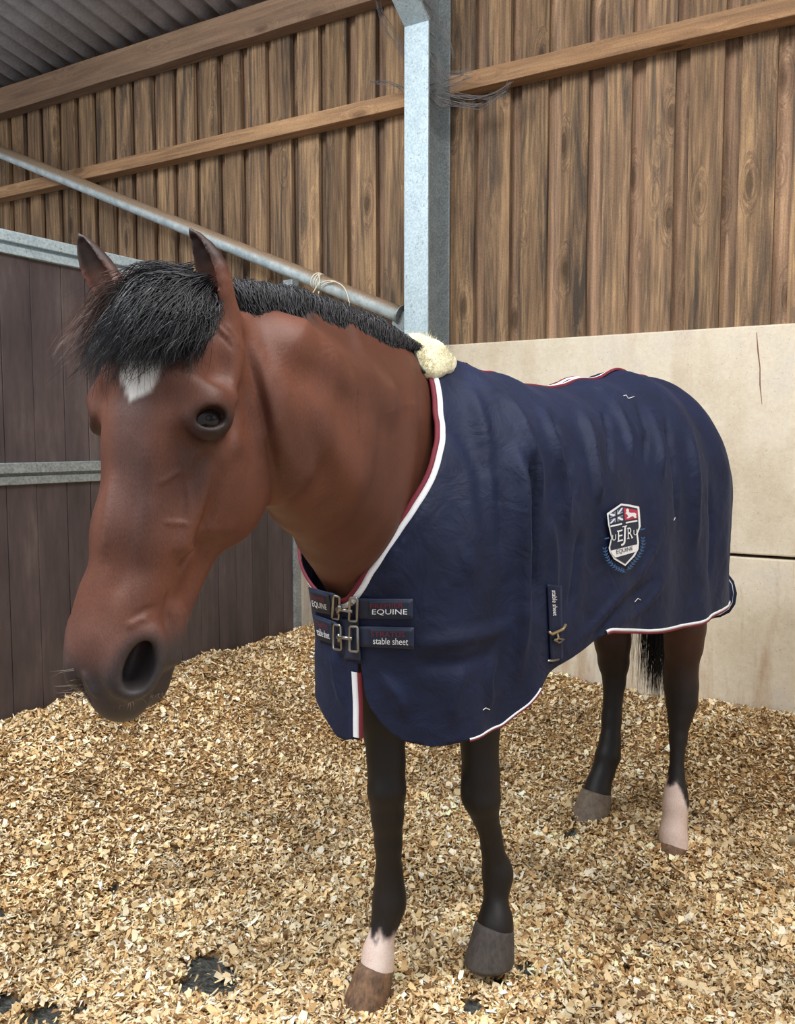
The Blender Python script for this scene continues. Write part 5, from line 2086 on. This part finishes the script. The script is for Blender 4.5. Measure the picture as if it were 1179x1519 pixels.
shield = [(580, 255), (710, 272), (835, 300), (847, 430), (855, 580), (815, 680), (832, 800), (825, 900), (770, 1000), (640, 1135), (480, 1040), (418, 940), (405, 880), (440, 740), (400, 560), (380, 395)]
crest = emb('crest', shield, 1, 'thread_w', rug, 3)
tag(crest, 'embroidered shield crest with initials and a laurel')
inn = [(620 + (x - 620) * 0.885, 690 + (y - 690) * 0.935) for x, y in shield]
emb('shield_field', inn, 3.2, 'thread_n', crest, 3)
emb('flag', [(425, 405), (600, 310), (608, 490), (428, 540)], 4.5, 'thread_w', crest)
lp = lambda a, b_: tuple(np.array(((425, 405), (600, 310), (608, 490), (428, 540))[0]) * (1 - a) * (1 - b_) + np.array((600, 310)) * a * (1 - b_) + np.array((608, 490)) * a * b_ + np.array((428, 540)) * (1 - a) * b_)
for tri in (((0.10, 0.0), (0.38, 0.0), (0.38, 0.24)), ((0.62, 0.0), (0.90, 0.0), (0.62, 0.24)), ((0.0, 0.12), (0.0, 0.36), (0.26, 0.36)), ((1.0, 0.12), (1.0, 0.36), (0.74, 0.36)),
            ((0.0, 0.64), (0.0, 0.88), (0.26, 0.64)), ((1.0, 0.64), (1.0, 0.88), (0.74, 0.64)), ((0.10, 1.0), (0.38, 1.0), (0.38, 0.76)), ((0.62, 1.0), (0.90, 1.0), (0.62, 0.76))):
    emb('flag_field', [lp(*t) for t in tri], 5.5, 'thread_b', crest, 0)
emb('flag_cross', [lp(0.42, 0), lp(0.58, 0), lp(0.58, 1), lp(0.42, 1)], 6.2, 'thread_n', crest, 0)
emb('flag_cross', [lp(0, 0.40), lp(1, 0.40), lp(1, 0.60), lp(0, 0.60)], 6.2, 'thread_n', crest, 0)
emb('red_panel', [(612, 312), (815, 348), (815, 462), (636, 495)], 4.5, 'thread_red', crest)
emb('heraldic_animal', [(648, 345), (668, 325), (690, 340), (690, 378), (720, 388), (770, 385), (800, 405), (790, 418), (772, 410), (770, 440), (795, 455), (775, 462), (745, 432), (700, 430), (705, 452), (675, 468), (655, 462), (680, 440), (665, 410), (640, 395), (655, 375)], 5.6, 'thread_w', crest, 0)
emb('bar', [(428, 568), (592, 530), (594, 552), (430, 590)], 4.5, 'thread_w', crest, 0)
emb('bar', [(645, 517), (808, 486), (810, 508), (647, 538)], 4.5, 'thread_w', crest, 0)
emb('band', [(432, 920), (828, 825), (822, 900), (795, 932), (500, 1017), (455, 970)], 4.5, 'thread_w', crest)


def cletter(txt, quad, mat):
    V2, Fs = text_mesh(txt)
    (x0, y0_), (x1, y1_), (x2, y2_), (x3, y3_) = [cpx(*q) for q in quad]
    pts = []
    for a, b_ in V2:
        b_ = 1 - b_
        px = (x0 * (1 - a) + x1 * a) * (1 - b_) + (x3 * (1 - a) + x2 * a) * b_
        py = (y0_ * (1 - a) + y1_ * a) * (1 - b_) + (y3_ * (1 - a) + y2_ * a) * b_
        pts.append(tuple(crest_pt(px, py, 0.0085)))
    me = bpy.data.meshes.new('lettering'); me.from_pydata(pts, [], Fs); me.update()
    return link_mesh('lettering', me, M[mat], crest)


cletter('E', [(535, 638), (598, 622), (605, 778), (535, 797)], 'thread_w')
cletter('J', [(592, 578), (650, 566), (640, 845), (578, 855)], 'thread_w')
cletter('R', [(672, 598), (735, 585), (745, 735), (675, 755)], 'thread_w')
for sq in ([(522, 640), (600, 620), (601, 634), (523, 654)], [(526, 786), (606, 766), (607, 780), (527, 799)], [(598, 576), (662, 562), (663, 577), (599, 591)], [(664, 744), (697, 737), (698, 750), (665, 757)], [(722, 734), (748, 728), (749, 741), (723, 747)], [(664, 600), (690, 594), (691, 606), (665, 612)]):
    emb('serif', sq, 6.4, 'thread_w', crest, 0)
cletter('U', [(457, 700), (508, 688), (508, 770), (457, 782)], 'thread_w')
cletter('U', [(756, 628), (806, 616), (806, 696), (756, 707)], 'thread_w')
cletter('EQUINE', [(515, 905), (742, 856), (748, 918), (520, 982)], 'thread_n')
emb('dash', [(348, 742), (412, 730), (412, 748), (350, 762)], 2, 'thread_b', crest, 0)
emb('dash', [(850, 614), (916, 602), (916, 618), (852, 632)], 2, 'thread_b', crest, 0)
for stem in ([(352, 890), (372, 980), (405, 1055), (455, 1120), (520, 1170), (590, 1195), (645, 1225)], [(888, 745), (890, 830), (868, 920), (825, 1000), (770, 1070), (715, 1140), (660, 1195)]):
    d_ = np.array(stem, float)
    for k in range(len(stem) - 1):
        a, b_ = d_[k], d_[k + 1]
        t_ = unit(b_ - a); nn = np.array([-t_[1], t_[0]])
        emb('laurel_stem', [tuple(a + nn * 4), tuple(b_ + nn * 4), tuple(b_ - nn * 4), tuple(a - nn * 4)], 2, 'thread_b', crest, 0)
        for fr in (0.1, 0.6):
            o_ = a + (b_ - a) * fr
            for sg in (-1, 1):
                dr = unit(nn * sg - t_ * 0.9)
                pr = np.array([-dr[1], dr[0]])
                emb('laurel_leaf', [tuple(o_), tuple(o_ + dr * 20 + pr * 9), tuple(o_ + dr * 48), tuple(o_ + dr * 20 - pr * 9)], 2, 'thread_b', crest, 0)

# sheepskin withers pad
def fleece_mat():
    t = NT('cream_fleece')
    pos = t.n('ShaderNodeNewGeometry').outputs['Position']
    n1 = t.noise(pos, 140, 4, 0.7)
    t.base(t.ramp(n1, [(0.3, lin(206, 194, 146)), (0.7, lin(242, 236, 204))]))
    t.set(Roughness=0.95)
    t.b.inputs['Sheen Weight'].default_value = 0.4
    t.bump(n1, 0.8, 0.006)
    return t.m


M['fleece'] = fleece_mat()
poly = [(606, 508), (622, 507), (640, 514), (655, 524), (668, 541), (664, 550), (650, 552), (640, 556), (630, 552), (622, 540), (614, 526)]


def inside(x, y):
    c_ = False
    for (x0, y0_), (x1, y1_) in zip(poly, poly[1:] + poly[:1]):
        if (y0_ > y) != (y1_ > y) and x < (x1 - x0) * (y - y0_) / (y1_ - y0_) + x0: c_ = not c_
    return c_


FB = Field(np.arange(-1.30, -0.90, 0.005), np.arange(1.70, 2.25, 0.005), np.arange(1.40, 1.74, 0.005))
roots = []
while len(roots) < 2600:
    x, y = rnd.uniform(600, 672), rnd.uniform(500, 560)
    if not inside(x, y): continue
    for bv in (bvh_r,):
        p, n_ = hit(bv, x, y)
        if p is None or (p - c_o) @ c_f > 2.6:
            p, n_ = P(x, y, 2.13), np.array([0, 0, 1.0])
        roots.append((p, n_))
for p, n_ in roots[::9]:
    FB.ell(p + 0.004 * n_, (0.013, 0.013, 0.013), (c_r, c_fh, e_z), 0.010)
PV, PQ = FB.mesh()
PV = relax(PV, PQ, 1, 0.5)
pad = link_mesh('withers_pad', np_mesh('withers_pad', PV, PQ), M['fleece'], rug, True)
tag(pad, 'cream sheepskin pad over the withers')
rp = np.array([p + n_ * 0.012 for p, n_ in roots]); rn = np.array([n_ for p, n_ in roots])
ctrl = np.stack([rp, rp + rn * 0.006 + rng.normal(0, 0.002, rp.shape), rp + rn * 0.010 + rng.normal(0, 0.005, rp.shape)], 1)
V, Fq, C_ = strands(bez(ctrl, 4), np.full(len(rp), 0.0013), np.ones((len(rp), 3)))
me = np_mesh('fleece', V, Fq)
tag(link_mesh('fleece', me, M['fleece'], pad, True), kind='stuff')
# dark cord loop at the front of the pad
b = MB(); b.tube(bez(np.array([[P(598, 508, 2.10), P(602, 504, 2.085), P(608, 504, 2.08), P(613, 511, 2.08), P(615, 524, 2.075), P(620, 540, 2.07), P(630, 553, 2.06)]]), 24)[0], 0.0036, 8)
b.build('cord_loop', simple('black_cord', lin(20, 20, 24), 0.6), rug, True)
b = MB(); b.tube(bez(np.array([[P(600, 510, 2.11), P(608, 512, 2.10), P(611, 522, 2.09), P(618, 538, 2.08)]]), 14)[0], 0.0028, 8)
b.build('cord_loop', bpy.data.materials['black_cord'], rug, True)

# ------------------------------------------------------------------ twine and cobwebs
tw = simple('straw_twine', lin(222, 212, 190), 0.8)
twine = empty('baling_twine', on_Y(470, 425, WY - 0.15))
tag(twine, 'frayed pale baling twine knotted round the brace pipe', 'twine')
ctr = bp0 + dirp * float((on_Y(471, 424, WY - 0.10) - bp0) @ dirp)
u1 = unit(np.cross(dirp, [0, 1, 0])); u2 = np.cross(dirp, u1)
for k, dx in enumerate((-0.008, 0.0, 0.010)):
    b = MB(); b.tube([ctr + dirp * dx * (1 + math.sin(t)) + 0.0445 * (math.cos(t) * u1 + math.sin(t) * u2) for t in np.linspace(0, 2 * math.pi, 26)], 0.0036, 6, False)
    b.build('twine_loop', tw, twine, True)
for pts in ([(474, 418), (468, 428), (461, 442), (466, 452)], [(474, 420), (490, 416), (508, 424), (516, 440), (521, 468)], [(473, 432), (470, 446), (466, 458), (471, 463)], [(476, 424), (484, 420), (497, 417)], [(472, 405), (474, 415), (473, 424)]):
    ctl = np.array([[on_Y(x, y, WY - 0.155) for x, y in pts]])
    b = MB(); b.tube(bez(ctl, 14)[0], 0.0032, 5); b.build('twine_end', tw, twine, True)
cob_m = simple('cobweb_grey', lin(112, 106, 104), 0.95)
cob = empty('cobweb', on_Y(660, 140, WY - 0.12))
tag(cob, 'dusty grey cobwebs slung between the steel column and timber rail', 'cobweb')
webs = [[(636, 90), (648, 105), (668, 108), (698, 106)], [(636, 128), (650, 124), (672, 116), (690, 110)], [(640, 134), (668, 143), (696, 146), (720, 142), (745, 132), (758, 122)], [(650, 146), (676, 150), (705, 157), (726, 150), (752, 138)],
        [(628, 0), (648, 30), (664, 60), (672, 85)], [(640, 80), (652, 98), (662, 120)], [(558, 0), (570, 40), (590, 70), (600, 88)], [(560, 10), (585, 50), (598, 80)], [(636, 140), (652, 160), (668, 150)], [(552, 122), (575, 124), (600, 130)],
        [(640, 138), (660, 150), (690, 158), (712, 154)], [(660, 128), (680, 122), (696, 112)], [(642, 110), (660, 134), (690, 140), (730, 146)]]
for wv in webs:
    for k in range(8):
        ctl = np.array([[on_Y(x + rnd.gauss(0, 2.6), y + rnd.gauss(0, 2.4), WY - 0.14 + rnd.gauss(0, 0.008)) for x, y in wv]])
        b = MB(); b.tube(bez(ctl, 12)[0], rnd.uniform(0.0004, 0.0013) if wv[0][1] > 70 else 0.0006, 4); b.build('web_strand', cob_m, cob, True)
